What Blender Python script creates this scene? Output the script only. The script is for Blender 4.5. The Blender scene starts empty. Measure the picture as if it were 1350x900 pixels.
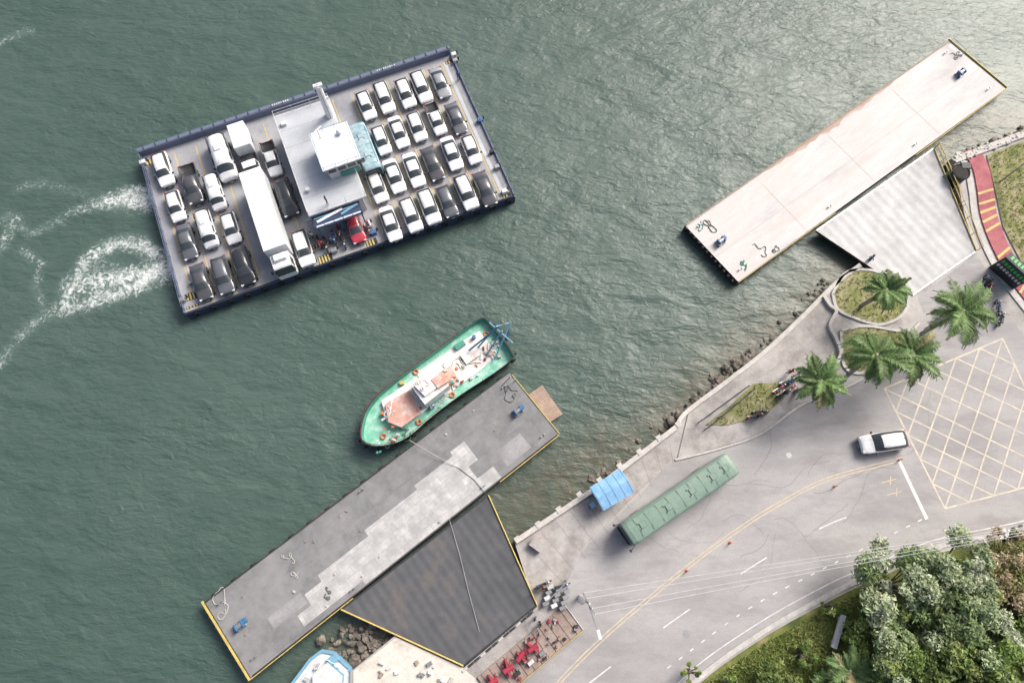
import bpy, bmesh, math, random
import numpy as np
from mathutils import Vector, Matrix
random.seed(7); rng=np.random.default_rng(7)
scene=bpy.context.scene
R=random.uniform
# ---------------------------------------------------------------- survey helper
# aerial survey: converts a point of the aerial photograph + known height to metres
CH=72.0; TH=math.radians(17); FP=900.0
_c,_s=math.cos(TH),math.sin(TH)
def G(px,py,z=0.0):
    u=(px-675)/FP; v=(450-py)/FP; k=(CH-z)/(_c-v*_s)
    return (u*k,(v*_c+_s)*k,z)
def G2(pts,z=0): return [G(a,b,z)[:2] for a,b in pts]
class Frame:
    def __init__(s,o,ang): s.o=o; s.a=ang
    def L(s,px,py,z=0):
        x,y,_=G(px,py,z); dx,dy=x-s.o[0],y-s.o[1]; c,q=math.cos(s.a),math.sin(s.a)
        return (dx*c+dy*q,-dx*q+dy*c,z)
    def L2(s,pts,z): return [s.L(a,b,z)[:2] for a,b in pts]
# ---------------------------------------------------------------- materials
def newmat(name):
    m=bpy.data.materials.new(name); m.use_nodes=True
    nt=m.node_tree; b=nt.nodes['Principled BSDF']; return m,nt,b
def mat(name,col,rough=.6,metal=0,spec=.5,coat=0):
    m,nt,b=newmat(name)
    b.inputs['Roughness'].default_value=rough
    b.inputs['Metallic'].default_value=metal; b.inputs['Specular IOR Level'].default_value=spec
    b.inputs['Coat Weight'].default_value=coat
    tc=nt.nodes.new('ShaderNodeTexCoord'); n=nt.nodes.new('ShaderNodeTexNoise'); n.inputs['Scale'].default_value=2.3; n.inputs['Detail'].default_value=6
    nt.links.new(tc.outputs['Object'],n.inputs['Vector'])
    mr=nt.nodes.new('ShaderNodeMapRange'); mr.inputs[1].default_value=.3; mr.inputs[2].default_value=.7; mr.inputs[3].default_value=.86; mr.inputs[4].default_value=1.05
    nt.links.new(n.outputs[0],mr.inputs[0])
    mx=nt.nodes.new('ShaderNodeMix'); mx.data_type='RGBA'; mx.blend_type='MULTIPLY'; mx.inputs[0].default_value=1
    mx.inputs[6].default_value=(*col,1); nt.links.new(mr.outputs[0],mx.inputs[7]); nt.links.new(mx.outputs[2],b.inputs['Base Color'])
    return m
def stained(name,cols,scale=.35,rough=.85,bump=.02,stretch=(1,1,1),rz=0,fine=9,tint=None,tamt=.5,tscale=.12,contrast=(.35,.65)):
    m,nt,b=newmat(name); N=nt.nodes.new; lk=nt.links.new
    tc=N('ShaderNodeTexCoord'); mp=N('ShaderNodeMapping'); mp.inputs['Scale'].default_value=stretch; mp.inputs['Rotation'].default_value=(0,0,rz)
    lk(tc.outputs['Object'],mp.inputs[0])
    n=N('ShaderNodeTexNoise'); n.inputs['Scale'].default_value=scale; n.inputs['Detail'].default_value=9; n.inputs['Roughness'].default_value=.65
    lk(mp.outputs[0],n.inputs['Vector'])
    cr=N('ShaderNodeValToRGB'); e=cr.color_ramp.elements
    e[0].position=contrast[0]; e[1].position=contrast[1]; e[0].color=(*cols[0],1); e[1].color=(*cols[-1],1)
    for i,cc in enumerate(cols[1:-1]):
        x=e.new(contrast[0]+(contrast[1]-contrast[0])*(i+1)/(len(cols)-1)); x.color=(*cc,1)
    lk(n.outputs[0],cr.inputs[0]); out=cr.outputs[0]
    f=N('ShaderNodeTexNoise'); f.inputs['Scale'].default_value=fine; f.inputs['Detail'].default_value=5; f.inputs['Roughness'].default_value=.7
    lk(tc.outputs['Object'],f.inputs['Vector'])
    mr=N('ShaderNodeMapRange'); mr.inputs[1].default_value=.3; mr.inputs[2].default_value=.7; mr.inputs[3].default_value=.8; mr.inputs[4].default_value=1.12
    lk(f.outputs[0],mr.inputs[0])
    mx=N('ShaderNodeMix'); mx.data_type='RGBA'; mx.blend_type='MULTIPLY'; mx.inputs[0].default_value=1
    lk(out,mx.inputs[6]); lk(mr.outputs[0],mx.inputs[7]); out=mx.outputs[2]
    if tint:
        t=N('ShaderNodeTexNoise'); t.inputs['Scale'].default_value=tscale; t.inputs['Detail'].default_value=7; t.inputs['Roughness'].default_value=.7
        lk(mp.outputs[0],t.inputs['Vector'])
        r2=N('ShaderNodeMapRange'); r2.inputs[1].default_value=.5; r2.inputs[2].default_value=.72; r2.inputs[4].default_value=tamt
        lk(t.outputs[0],r2.inputs[0])
        m2=N('ShaderNodeMix'); m2.data_type='RGBA'; lk(r2.outputs[0],m2.inputs[0]); lk(out,m2.inputs[6]); m2.inputs[7].default_value=(*tint,1); out=m2.outputs[2]
    lk(out,b.inputs['Base Color']); b.inputs['Roughness'].default_value=rough
    if bump:
        bp=N('ShaderNodeBump'); bp.inputs['Strength'].default_value=.6; bp.inputs['Distance'].default_value=bump; lk(f.outputs[0],bp.inputs['Height']); lk(bp.outputs[0],b.inputs['Normal'])
    return m
def plated(name,c1,c2,cm,w,h,rough=.8,tint=None,mortar=.04,bias=0,tr=(.5,.75,.75),nsc=.5):
    m,nt,b=newmat(name); N=nt.nodes.new; lk=nt.links.new
    tc=N('ShaderNodeTexCoord')
    nz=N('ShaderNodeTexNoise'); nz.inputs['Scale'].default_value=nsc; nz.inputs['Detail'].default_value=7; nz.inputs['Roughness'].default_value=.65; lk(tc.outputs['Object'],nz.inputs['Vector'])
    br=N('ShaderNodeTexBrick'); br.inputs['Scale'].default_value=1; br.inputs['Brick Width'].default_value=w; br.inputs['Row Height'].default_value=h
    br.inputs['Mortar Size'].default_value=mortar; br.inputs['Mortar Smooth'].default_value=.5; br.inputs['Bias'].default_value=bias; br.offset=.37; br.squash=1
    br.inputs['Color1'].default_value=(*c1,1); br.inputs['Color2'].default_value=(*c2,1); br.inputs['Mortar'].default_value=(*cm,1)
    lk(tc.outputs['Object'],br.inputs['Vector'])
    n=N('ShaderNodeTexNoise'); n.inputs['Scale'].default_value=.7; n.inputs['Detail'].default_value=10; n.inputs['Roughness'].default_value=.75; lk(tc.outputs['Object'],n.inputs['Vector'])
    mr=N('ShaderNodeMapRange'); mr.inputs[1].default_value=.3; mr.inputs[2].default_value=.7; mr.inputs[3].default_value=.68; mr.inputs[4].default_value=1.25
    lk(n.outputs[0],mr.inputs[0])
    mx=N('ShaderNodeMix'); mx.data_type='RGBA'; mx.blend_type='MULTIPLY'; mx.inputs[0].default_value=1; lk(br.outputs[0],mx.inputs[6]); lk(mr.outputs[0],mx.inputs[7]); out=mx.outputs[2]
    if tint:
        r2=N('ShaderNodeMapRange'); r2.inputs[1].default_value=tr[0]; r2.inputs[2].default_value=tr[1]; r2.inputs[4].default_value=tr[2]; lk(nz.outputs[0],r2.inputs[0])
        m2=N('ShaderNodeMix'); m2.data_type='RGBA'; lk(r2.outputs[0],m2.inputs[0]); lk(out,m2.inputs[6]); m2.inputs[7].default_value=(*tint,1); out=m2.outputs[2]
    lk(out,b.inputs['Base Color']); b.inputs['Roughness'].default_value=rough
    return m
def ribbed(name,c1,c2,freq,axis_rot=0,rough=.7,rust=None,dist=.3,bmp=.01):
    m,nt,b=newmat(name); N=nt.nodes.new; lk=nt.links.new
    tc=N('ShaderNodeTexCoord'); mp=N('ShaderNodeMapping'); mp.inputs['Rotation'].default_value=(0,0,axis_rot); lk(tc.outputs['Object'],mp.inputs[0])
    w=N('ShaderNodeTexWave'); w.inputs['Scale'].default_value=freq; w.inputs['Distortion'].default_value=dist; w.inputs['Detail'].default_value=2; lk(mp.outputs[0],w.inputs[0])
    n=N('ShaderNodeTexNoise'); n.inputs['Scale'].default_value=.3; n.inputs['Detail'].default_value=10; n.inputs['Roughness'].default_value=.72; lk(tc.outputs['Object'],n.inputs['Vector'])
    mx=N('ShaderNodeMix'); mx.data_type='RGBA'; lk(w.outputs[0],mx.inputs[0]); mx.inputs[6].default_value=(*c1,1); mx.inputs[7].default_value=(*c2,1)
    mr=N('ShaderNodeMapRange'); mr.inputs[1].default_value=.3; mr.inputs[2].default_value=.7; mr.inputs[3].default_value=.7; mr.inputs[4].default_value=1.25; lk(n.outputs[0],mr.inputs[0])
    m3=N('ShaderNodeMix'); m3.data_type='RGBA'; m3.blend_type='MULTIPLY'; m3.inputs[0].default_value=1; lk(mx.outputs[2],m3.inputs[6]); lk(mr.outputs[0],m3.inputs[7]); out=m3.outputs[2]
    if rust:
        r2=N('ShaderNodeMapRange'); r2.inputs[1].default_value=.55; r2.inputs[2].default_value=.72; r2.inputs[4].default_value=.8; lk(n.outputs[0],r2.inputs[0])
        m2=N('ShaderNodeMix'); m2.data_type='RGBA'; lk(r2.outputs[0],m2.inputs[0]); lk(out,m2.inputs[6]); m2.inputs[7].default_value=(*rust,1); out=m2.outputs[2]
    lk(out,b.inputs['Base Color']); b.inputs['Roughness'].default_value=rough
    bp=N('ShaderNodeBump'); bp.inputs['Strength'].default_value=.3; bp.inputs['Distance'].default_value=bmp; lk(w.outputs[0],bp.inputs['Height']); lk(bp.outputs[0],b.inputs['Normal'])
    return m
def attrmat(name,rough=.55):
    m,nt,b=newmat(name); a=nt.nodes.new('ShaderNodeAttribute'); a.attribute_name='tone'
    nt.links.new(a.outputs['Color'],b.inputs['Base Color']); b.inputs['Roughness'].default_value=rough; b.inputs['Specular IOR Level'].default_value=.4
    tr=nt.nodes.new('ShaderNodeBsdfTranslucent'); nt.links.new(a.outputs['Color'],tr.inputs[0]); ms=nt.nodes.new('ShaderNodeMixShader'); ms.inputs[0].default_value=.3
    nt.links.new(b.outputs[0],ms.inputs[1]); nt.links.new(tr.outputs[0],ms.inputs[2]); nt.links.new(ms.outputs[0],nt.nodes['Material Output'].inputs[0])
    return m
M={}
M['white']=mat('white_paint',(.80,.81,.82),.35); M['offwhite']=mat('offwhite_paint',(.64,.66,.66),.5)
M['carwhite']=mat('car_paint_white',(.84,.85,.86),.25,coat=.6); M['carsilver']=mat('car_paint_silver',(.42,.44,.46),.3,.4,coat=.5)
M['cargray']=mat('car_paint_gray',(.16,.17,.19),.3,.3,coat=.5); M['carblack']=mat('car_paint_black',(.03,.034,.04),.25,0,coat=.6)
M['carred']=mat('car_paint_red',(.48,.05,.08),.3,coat=.6); M['carbrown']=mat('car_paint_graphite',(.10,.10,.112),.3,.2,coat=.5)
M['glass']=mat('car_glass',(.05,.062,.07),.08,0,.8); M['rubber']=mat('rubber',(.02,.02,.02),.85); M['dark']=mat('dark_trim',(.035,.038,.042),.6)
M['chrome']=mat('rim_metal',(.5,.5,.52),.3,.8); M['lampf']=mat('headlamp',(.75,.78,.8),.1,0,.8); M['lampr']=mat('tail_lamp',(.35,.01,.01),.3)
M['navy']=mat('navy_hull_paint',(.035,.05,.10),.5); M['blue']=mat('blue_paint',(.05,.16,.34),.5); M['lblue']=mat('light_blue_paint',(.18,.38,.52),.5)
M['bluegray']=mat('bluegray_paint',(.13,.16,.24),.6)
M['ferrydeck']=stained('ferry_deck_paint',[(.24,.25,.285),(.32,.33,.36),(.38,.385,.41)],.22,.6,.004,tint=(.44,.43,.44),tamt=.6,tscale=.4,contrast=(.3,.7))
M['deckroof']=stained('deckhouse_roof',[(.46,.49,.53),(.56,.59,.63)],.3,.6,.002)
M['yellow']=stained('yellow_paint',[(.52,.39,.12),(.68,.54,.16)],1.2,.65,0,tint=(.36,.31,.22),tamt=.75,tscale=.9); M['roadyellow']=stained('worn_yellow_marking',[(.48,.42,.36),(.68,.55,.34)],1.5,.8,0)
M['boxyellow']=stained('worn_box_marking',[(.48,.45,.41),(.70,.63,.48)],1.2,.8,0)
M['roadwhite']=stained('worn_white_marking',[(.55,.54,.53),(.80,.80,.79)],1.4,.8,0)
M['concrete']=stained('concrete',[(.33,.315,.305),(.43,.415,.40),(.49,.475,.46)],.3,.9,.01,tint=(.24,.215,.20),tamt=.6)
M['apron']=stained('pale_concrete',[(.50,.46,.40),(.68,.64,.58),(.74,.71,.66)],.5,.9,.01,tint=(.42,.34,.26),tamt=.7,tscale=.5)
M['asphalt']=stained('worn_asphalt',[(.30,.292,.295),(.375,.365,.365),(.44,.43,.428)],.09,.88,.006,fine=14,stretch=(1,2.6,1),rz=-.62,tint=(.26,.248,.248),tamt=.75,tscale=.22,contrast=(.32,.68))
M['asphaltdark']=stained('asphalt_crack_filler',[(.20,.19,.19),(.28,.27,.27)],1,.9,0)
M['pave']=stained('pavement_slabs',[(.28,.26,.25),(.41,.39,.375),(.49,.47,.455)],.35,.9,.01,tint=(.21,.185,.17),tamt=.85,tscale=.28)
M['kerb']=stained('kerb_stone',[(.42,.41,.39),(.60,.58,.56)],1,.85,.01)
M['seawall']=stained('seawall_concrete',[(.46,.44,.41),(.64,.62,.59)],.8,.9,.01,tint=(.28,.25,.21),tamt=.6,tscale=.7)
M['grass']=stained('grass',[(.13,.16,.05),(.24,.25,.10),(.38,.33,.21)],.6,.95,.05,fine=12,tint=(.42,.36,.26),tamt=.8,tscale=.4)
M['bank']=stained('grass_bank',[(.07,.10,.025),(.15,.18,.045),(.27,.25,.11)],.5,.95,.05)
M['rock']=stained('shore_rock',[(.07,.06,.052),(.18,.155,.13),(.30,.27,.23)],1.2,.9,.05)
M['mud']=stained('shore_mud',[(.07,.06,.045),(.12,.10,.07)],.6,.7,.03)
M['redpave']=stained('red_painted_pavement',[(.32,.08,.10),(.44,.15,.16)],1,.8,.004)
M['pontdark']=plated('pontoon_deck_dark',(.185,.188,.195),(.215,.216,.222),(.15,.15,.155),9,2.7,.7,tint=(.30,.30,.30),mortar=.025,tr=(.46,.78,.85),nsc=.22)
M['pontlight']=plated('pontoon_patch_slabs',(.54,.535,.53),(.44,.44,.44),(.31,.31,.31),1.7,.85,.8,mortar=.02,tint=(.33,.33,.33),tr=(.45,.65,.8),nsc=.6)
M['pontmid']=stained('pontoon_patch_mid',[(.24,.24,.245),(.36,.36,.365)],.6,.8,.004)
M['pontup']=stained('weathered_steel_deck',[(.45,.445,.445),(.56,.55,.545),(.62,.61,.605)],.2,.7,.004,stretch=(.45,1.8,1),tint=(.52,.43,.38),tamt=.6,tscale=.22)
M['ruststain']=stained('rust_stain',[(.52,.47,.43),(.42,.29,.22),(.52,.47,.44)],.7,.85,.004,stretch=(.3,1,1))
M['hullside']=stained('hull_side_steel',[(.02,.02,.022),(.05,.045,.04)],1,.7,.01,tint=(.10,.05,.03),tamt=.6)
M['rampdark']=ribbed('ramp_tread_dark',(.080,.084,.092),(.098,.102,.11),.35,0,.7,rust=(.15,.125,.105),bmp=.006)
M['ramplight']=ribbed('ramp_tread_light',(.43,.432,.435),(.50,.502,.505),.28,0,.7,bmp=.006)
M['busgreen']=stained('bus_green_paint',[(.16,.25,.20),(.215,.31,.255)],.7,.5,0,tint=(.26,.33,.29),tamt=.6,tscale=.5)
M['buspanel']=mat('bus_hatch_dark',(.07,.11,.09),.5)
M['steel']=mat('galvanised_steel',(.38,.39,.40),.45,.6); M['rope']=mat('rope',(.50,.49,.46),.9); M['ropedark']=mat('dark_rope',(.15,.17,.15),.9)
M['cable']=mat('aluminium_cable',(.6,.6,.62),.5)
M['greendeck']=stained('green_deck_paint',[(.15,.43,.31),(.24,.56,.43),(.38,.65,.56)],.9,.5,.003,tint=(.58,.65,.60),tamt=.7,tscale=.9)
M['whitedeck']=stained('worn_white_deck',[(.68,.66,.63),(.82,.81,.79)],1.2,.6,.003,tint=(.58,.36,.28),tamt=.6,tscale=1.0)
M['salmon']=stained('salmon_deck_paint',[(.56,.28,.21),(.68,.43,.36)],1.5,.6,.003,tint=(.76,.72,.68),tamt=.8,tscale=1.2)
M['redhull']=mat('red_antifouling',(.22,.03,.025),.6); M['orange']=mat('orange_paint',(.65,.18,.07),.5)
M['brownply']=stained('brown_plate',[(.28,.20,.155),(.42,.32,.26)],1.5,.85,.003)
M['redmach']=mat('red_machinery_paint',(.42,.045,.075),.5); M['deckbrown']=stained('platform_plank',[(.28,.21,.18),(.42,.34,.30)],1.2,.85,.01)
M['tarp']=stained('blue_tarpaulin',[(.17,.39,.64),(.30,.52,.76)],1,.6,.02)
M['trunk']=stained('palm_trunk',[(.28,.25,.22),(.40,.37,.33)],3,.9,.02); M['bark']=stained('bark',[(.10,.08,.06),(.2,.17,.14)],3,.9,.02)
M['leaf']=attrmat('leaf_foliage'); M['skin']=mat('skin',(.42,.24,.17),.6); M['hair']=mat('hair',(.02,.015,.01),.7)
M['denim']=mat('denim',(.04,.06,.11),.85); M['shirtw']=mat('shirt_white',(.7,.7,.7),.85); M['shirtr']=mat('shirt_red',(.5,.05,.06),.85); M['shirtb']=mat('shirt_blue',(.06,.12,.3),.85); M['shirtk']=mat('shirt_dark',(.04,.04,.045),.85)
M['teal']=mat('teal_bus_paint',(.13,.30,.38),.4); M['tealroof']=stained('minibus_roof',[(.20,.36,.43),(.46,.58,.62)],.8,.4,0); M['greensign']=mat('green_letters',(.05,.45,.12),.5); M['greenedge']=mat('green_trim',(.07,.30,.23),.5)
# ---------------------------------------------------------------- mesh builder
class MB:
    def __init__(s): s.v=[];s.f=[];s.m=[];s.mats=[]
    def mi(s,mt):
        if isinstance(mt,str): mt=M[mt]
        if mt not in s.mats: s.mats.append(mt)
        return s.mats.index(mt)
    def add(s,vs,fs,mt):
        b=len(s.v); s.v+= [tuple(p) for p in vs]; i=s.mi(mt)
        for f in fs: s.f.append([b+q for q in f]); s.m.append(i)
    def box(s,c,sz,mt,rz=0,ch=0.0,top=1.0):
        x,y,z=sz[0]/2,sz[1]/2,sz[2]/2; ca,sa=math.cos(rz),math.sin(rz); vs=[]
        ch=ch or min(x,y,z)*.12
        def ring(zz,ins,t=1.0):
            X=(x-ins)*t;Y=(y-ins)*t;k=ch
            return [(X-k,-Y,zz),(X,-Y+k,zz),(X,Y-k,zz),(X-k,Y,zz),(-X+k,Y,zz),(-X,Y-k,zz),(-X,-Y+k,zz),(-X+k,-Y,zz)]
        for r in (ring(-z,0),ring(z-ch,0,top),ring(z,ch,top)): vs+=r
        vs=[(c[0]+a*ca-b*sa,c[1]+a*sa+b*ca,c[2]+d) for a,b,d in vs]
        fs=[list(range(7,-1,-1)),list(range(16,24))]
        for k in (0,8):
            for i in range(8): fs.append([k+i,k+(i+1)%8,k+8+(i+1)%8,k+8+i])
        s.add(vs,fs,mt)
    def cyl(s,p0,p1,r0,r1,mt,n=10):
        p0,p1=Vector(p0),Vector(p1); d=(p1-p0).normalized(); a=d.orthogonal().normalized(); b=d.cross(a)
        vs=[]
        for p,r in((p0,r0),(p1,r1)):
            for i in range(n):
                t=2*math.pi*i/n; vs.append(p+a*(r*math.cos(t))+b*(r*math.sin(t)))
        fs=[[i,(i+1)%n,n+(i+1)%n,n+i] for i in range(n)]+[list(range(n-1,-1,-1)),list(range(n,2*n))]
        s.add(vs,fs,mt)
    def tube(s,pts,r,mt,n=6,r1=None):
        pts=[Vector(p) for p in pts]; vs=[];m=len(pts)
        for k,p in enumerate(pts):
            d=(pts[min(k+1,m-1)]-pts[max(k-1,0)]).normalized()
            ref=Vector((0,0,1)) if abs(d.z)<.9 else Vector((1,0,0))
            a=d.cross(ref).normalized(); b=a.cross(d)
            rr=r if r1 is None else r+(r1-r)*k/(m-1)
            for i in range(n):
                t=2*math.pi*i/n; vs.append(p+a*(rr*math.cos(t))+b*(rr*math.sin(t)))
        fs=[[k*n+i,k*n+(i+1)%n,(k+1)*n+(i+1)%n,(k+1)*n+i] for k in range(m-1) for i in range(n)]
        fs+=[list(range(n-1,-1,-1)),list(range((m-1)*n,m*n))]
        s.add(vs,fs,mt)
    def prism(s,pts,z0,z1,mt,side=None):
        ar=sum(pts[i][0]*pts[(i+1)%len(pts)][1]-pts[(i+1)%len(pts)][0]*pts[i][1] for i in range(len(pts)))
        if ar<0: pts=pts[::-1]
        n=len(pts)
        s.add([(x,y,z1) for x,y in pts],[list(range(n))],mt)
        s.add([(x,y,z0) for x,y in pts]+[(x,y,z1) for x,y in pts],[[i,(i+1)%n,n+(i+1)%n,n+i] for i in range(n)],side or mt)
    def strip(s,pts,w,z,mt,h=0):
        pts=[Vector((p[0],p[1],0)) for p in pts]; m=len(pts); L=[];Rr=[]
        for k,p in enumerate(pts):
            d=(pts[min(k+1,m-1)]-pts[max(k-1,0)]).normalized(); nn=Vector((-d.y,d.x,0))
            L.append(p+nn*w/2); Rr.append(p-nn*w/2)
        vs=[(p.x,p.y,z) for p in L]+[(p.x,p.y,z) for p in Rr]
        fs=[[m+k,m+k+1,k+1,k] for k in range(m-1)]
        s.add(vs,fs,mt)
        if h:
            vb=[(p[0],p[1],z-h) for p in vs]
            s.add(vs+vb,[[k,k+1,2*m+k+1,2*m+k] for k in range(m-1)]+[[m+k+1,m+k,3*m+k,3*m+k+1] for k in range(m-1)]+[[0,2*m,3*m,m],[m-1,2*m-1,4*m-1,3*m-1]],mt)
    def ball(s,c,r,mt,sc=(1,1,1),nu=10,nv=7):
        vs=[];fs=[]
        for j in range(1,nv):
            ph=math.pi*j/nv
            for i in range(nu):
                t=2*math.pi*i/nu; vs.append((c[0]+r*sc[0]*math.sin(ph)*math.cos(t),c[1]+r*sc[1]*math.sin(ph)*math.sin(t),c[2]+r*sc[2]*math.cos(ph)))
        vs+= [(c[0],c[1],c[2]+r*sc[2]),(c[0],c[1],c[2]-r*sc[2])]
        for j in range(nv-2):
            for i in range(nu): fs.append([j*nu+i,(j+1)*nu+i,(j+1)*nu+(i+1)%nu,j*nu+(i+1)%nu])
        T=len(vs)-2;B=len(vs)-1
        for i in range(nu): fs.append([T,i,(i+1)%nu]); fs.append([B,(nv-2)*nu+(i+1)%nu,(nv-2)*nu+i])
        s.add(vs,fs,mt)
    def torus(s,c,r,t,mt,axis='z',n=16,k=6):
        vs=[]
        for i in range(n):
            a=2*math.pi*i/n
            for j in range(k):
                b=2*math.pi*j/k; q=r+t*math.cos(b); h=t*math.sin(b)
                p=(q*math.cos(a),q*math.sin(a),h)
                if axis=='y': p=(p[0],p[2],p[1])
                vs.append((c[0]+p[0],c[1]+p[1],c[2]+p[2]))
        s.add(vs,[[i*k+j,((i+1)%n)*k+j,((i+1)%n)*k+(j+1)%k,i*k+(j+1)%k] for i in range(n) for j in range(k)],mt)
    def rail(s,pts,h,mt,z=None,step=2.0,r=.03,rails=2):
        for a,b in zip(pts[:-1],pts[1:]):
            a,b=Vector(a),Vector(b); L=(b-a).length; n=max(1,int(L/step))
            for i in range(n+1):
                p=a.lerp(b,i/n); s.cyl(p,p+Vector((0,0,h)),r,r,mt,5)
            for k in range(rails):
                q=Vector((0,0,h*(k+1)/rails)); s.cyl(a+q,b+q,r,r,mt,5)
    def mesh(s,name,off=(0,0,0)):
        me=bpy.data.meshes.new(name); me.from_pydata([(a-off[0],b-off[1],c-off[2]) for a,b,c in s.v],[],s.f)
        for mt in s.mats: me.materials.append(mt)
        me.polygons.foreach_set('material_index',s.m); me.update()
        if getattr(s,'recalc',False):
            bm=bmesh.new(); bm.from_mesh(me); bmesh.ops.recalc_face_normals(bm,faces=bm.faces); bm.to_mesh(me); bm.free()
        return me
def link(name,me,loc=(0,0,0),rz=0,parent=None):
    o=bpy.data.objects.new(name,me); scene.collection.objects.link(o); o.location=loc; o.rotation_euler=(0,0,rz)
    if parent: o.parent=parent
    return o
def smooth(me): me.polygons.foreach_set('use_smooth',[True]*len(me.polygons))
def make(mb,name,loc=(0,0,0),rz=0,parent=None,world=False):
    off=(0,0,0)
    if world and not parent:
        a=np.array(mb.v); cx,cy=(a[:,0].min()+a[:,0].max())/2,(a[:,1].min()+a[:,1].max())/2
        off=(cx,cy,a[:,2].min()); loc=off
    me=mb.mesh(name,off)
    return link(name,me,loc,rz,parent)
def inpoly(x,y,poly):
    r=False;n=len(poly)
    for i in range(n):
        x1,y1=poly[i];x2,y2=poly[(i+1)%n]
        if (y1>y)!=(y2>y) and x<(x2-x1)*(y-y1)/(y2-y1)+x1: r=not r
    return r
def samp(poly,n):
    xs=[p[0] for p in poly];ys=[p[1] for p in poly];o=[]
    while len(o)<n:
        x,y=R(min(xs),max(xs)),R(min(ys),max(ys))
        if inpoly(x,y,poly): o.append((x,y))
    return o
def smoothline(pts,n=8):
    P=[Vector((p[0],p[1])) for p in pts]; P=[P[0]*2-P[1]]+P+[P[-1]*2-P[-2]]; out=[]
    for i in range(1,len(P)-2):
        for k in range(n):
            t=k/n; a,b,c,d=P[i-1:i+3]
            out.append(.5*((2*b)+(c-a)*t+(2*a-5*b+4*c-d)*t*t+(3*b-a-3*c+d)*t**3))
    out.append(P[-2]); return [(q.x,q.y) for q in out]
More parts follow.
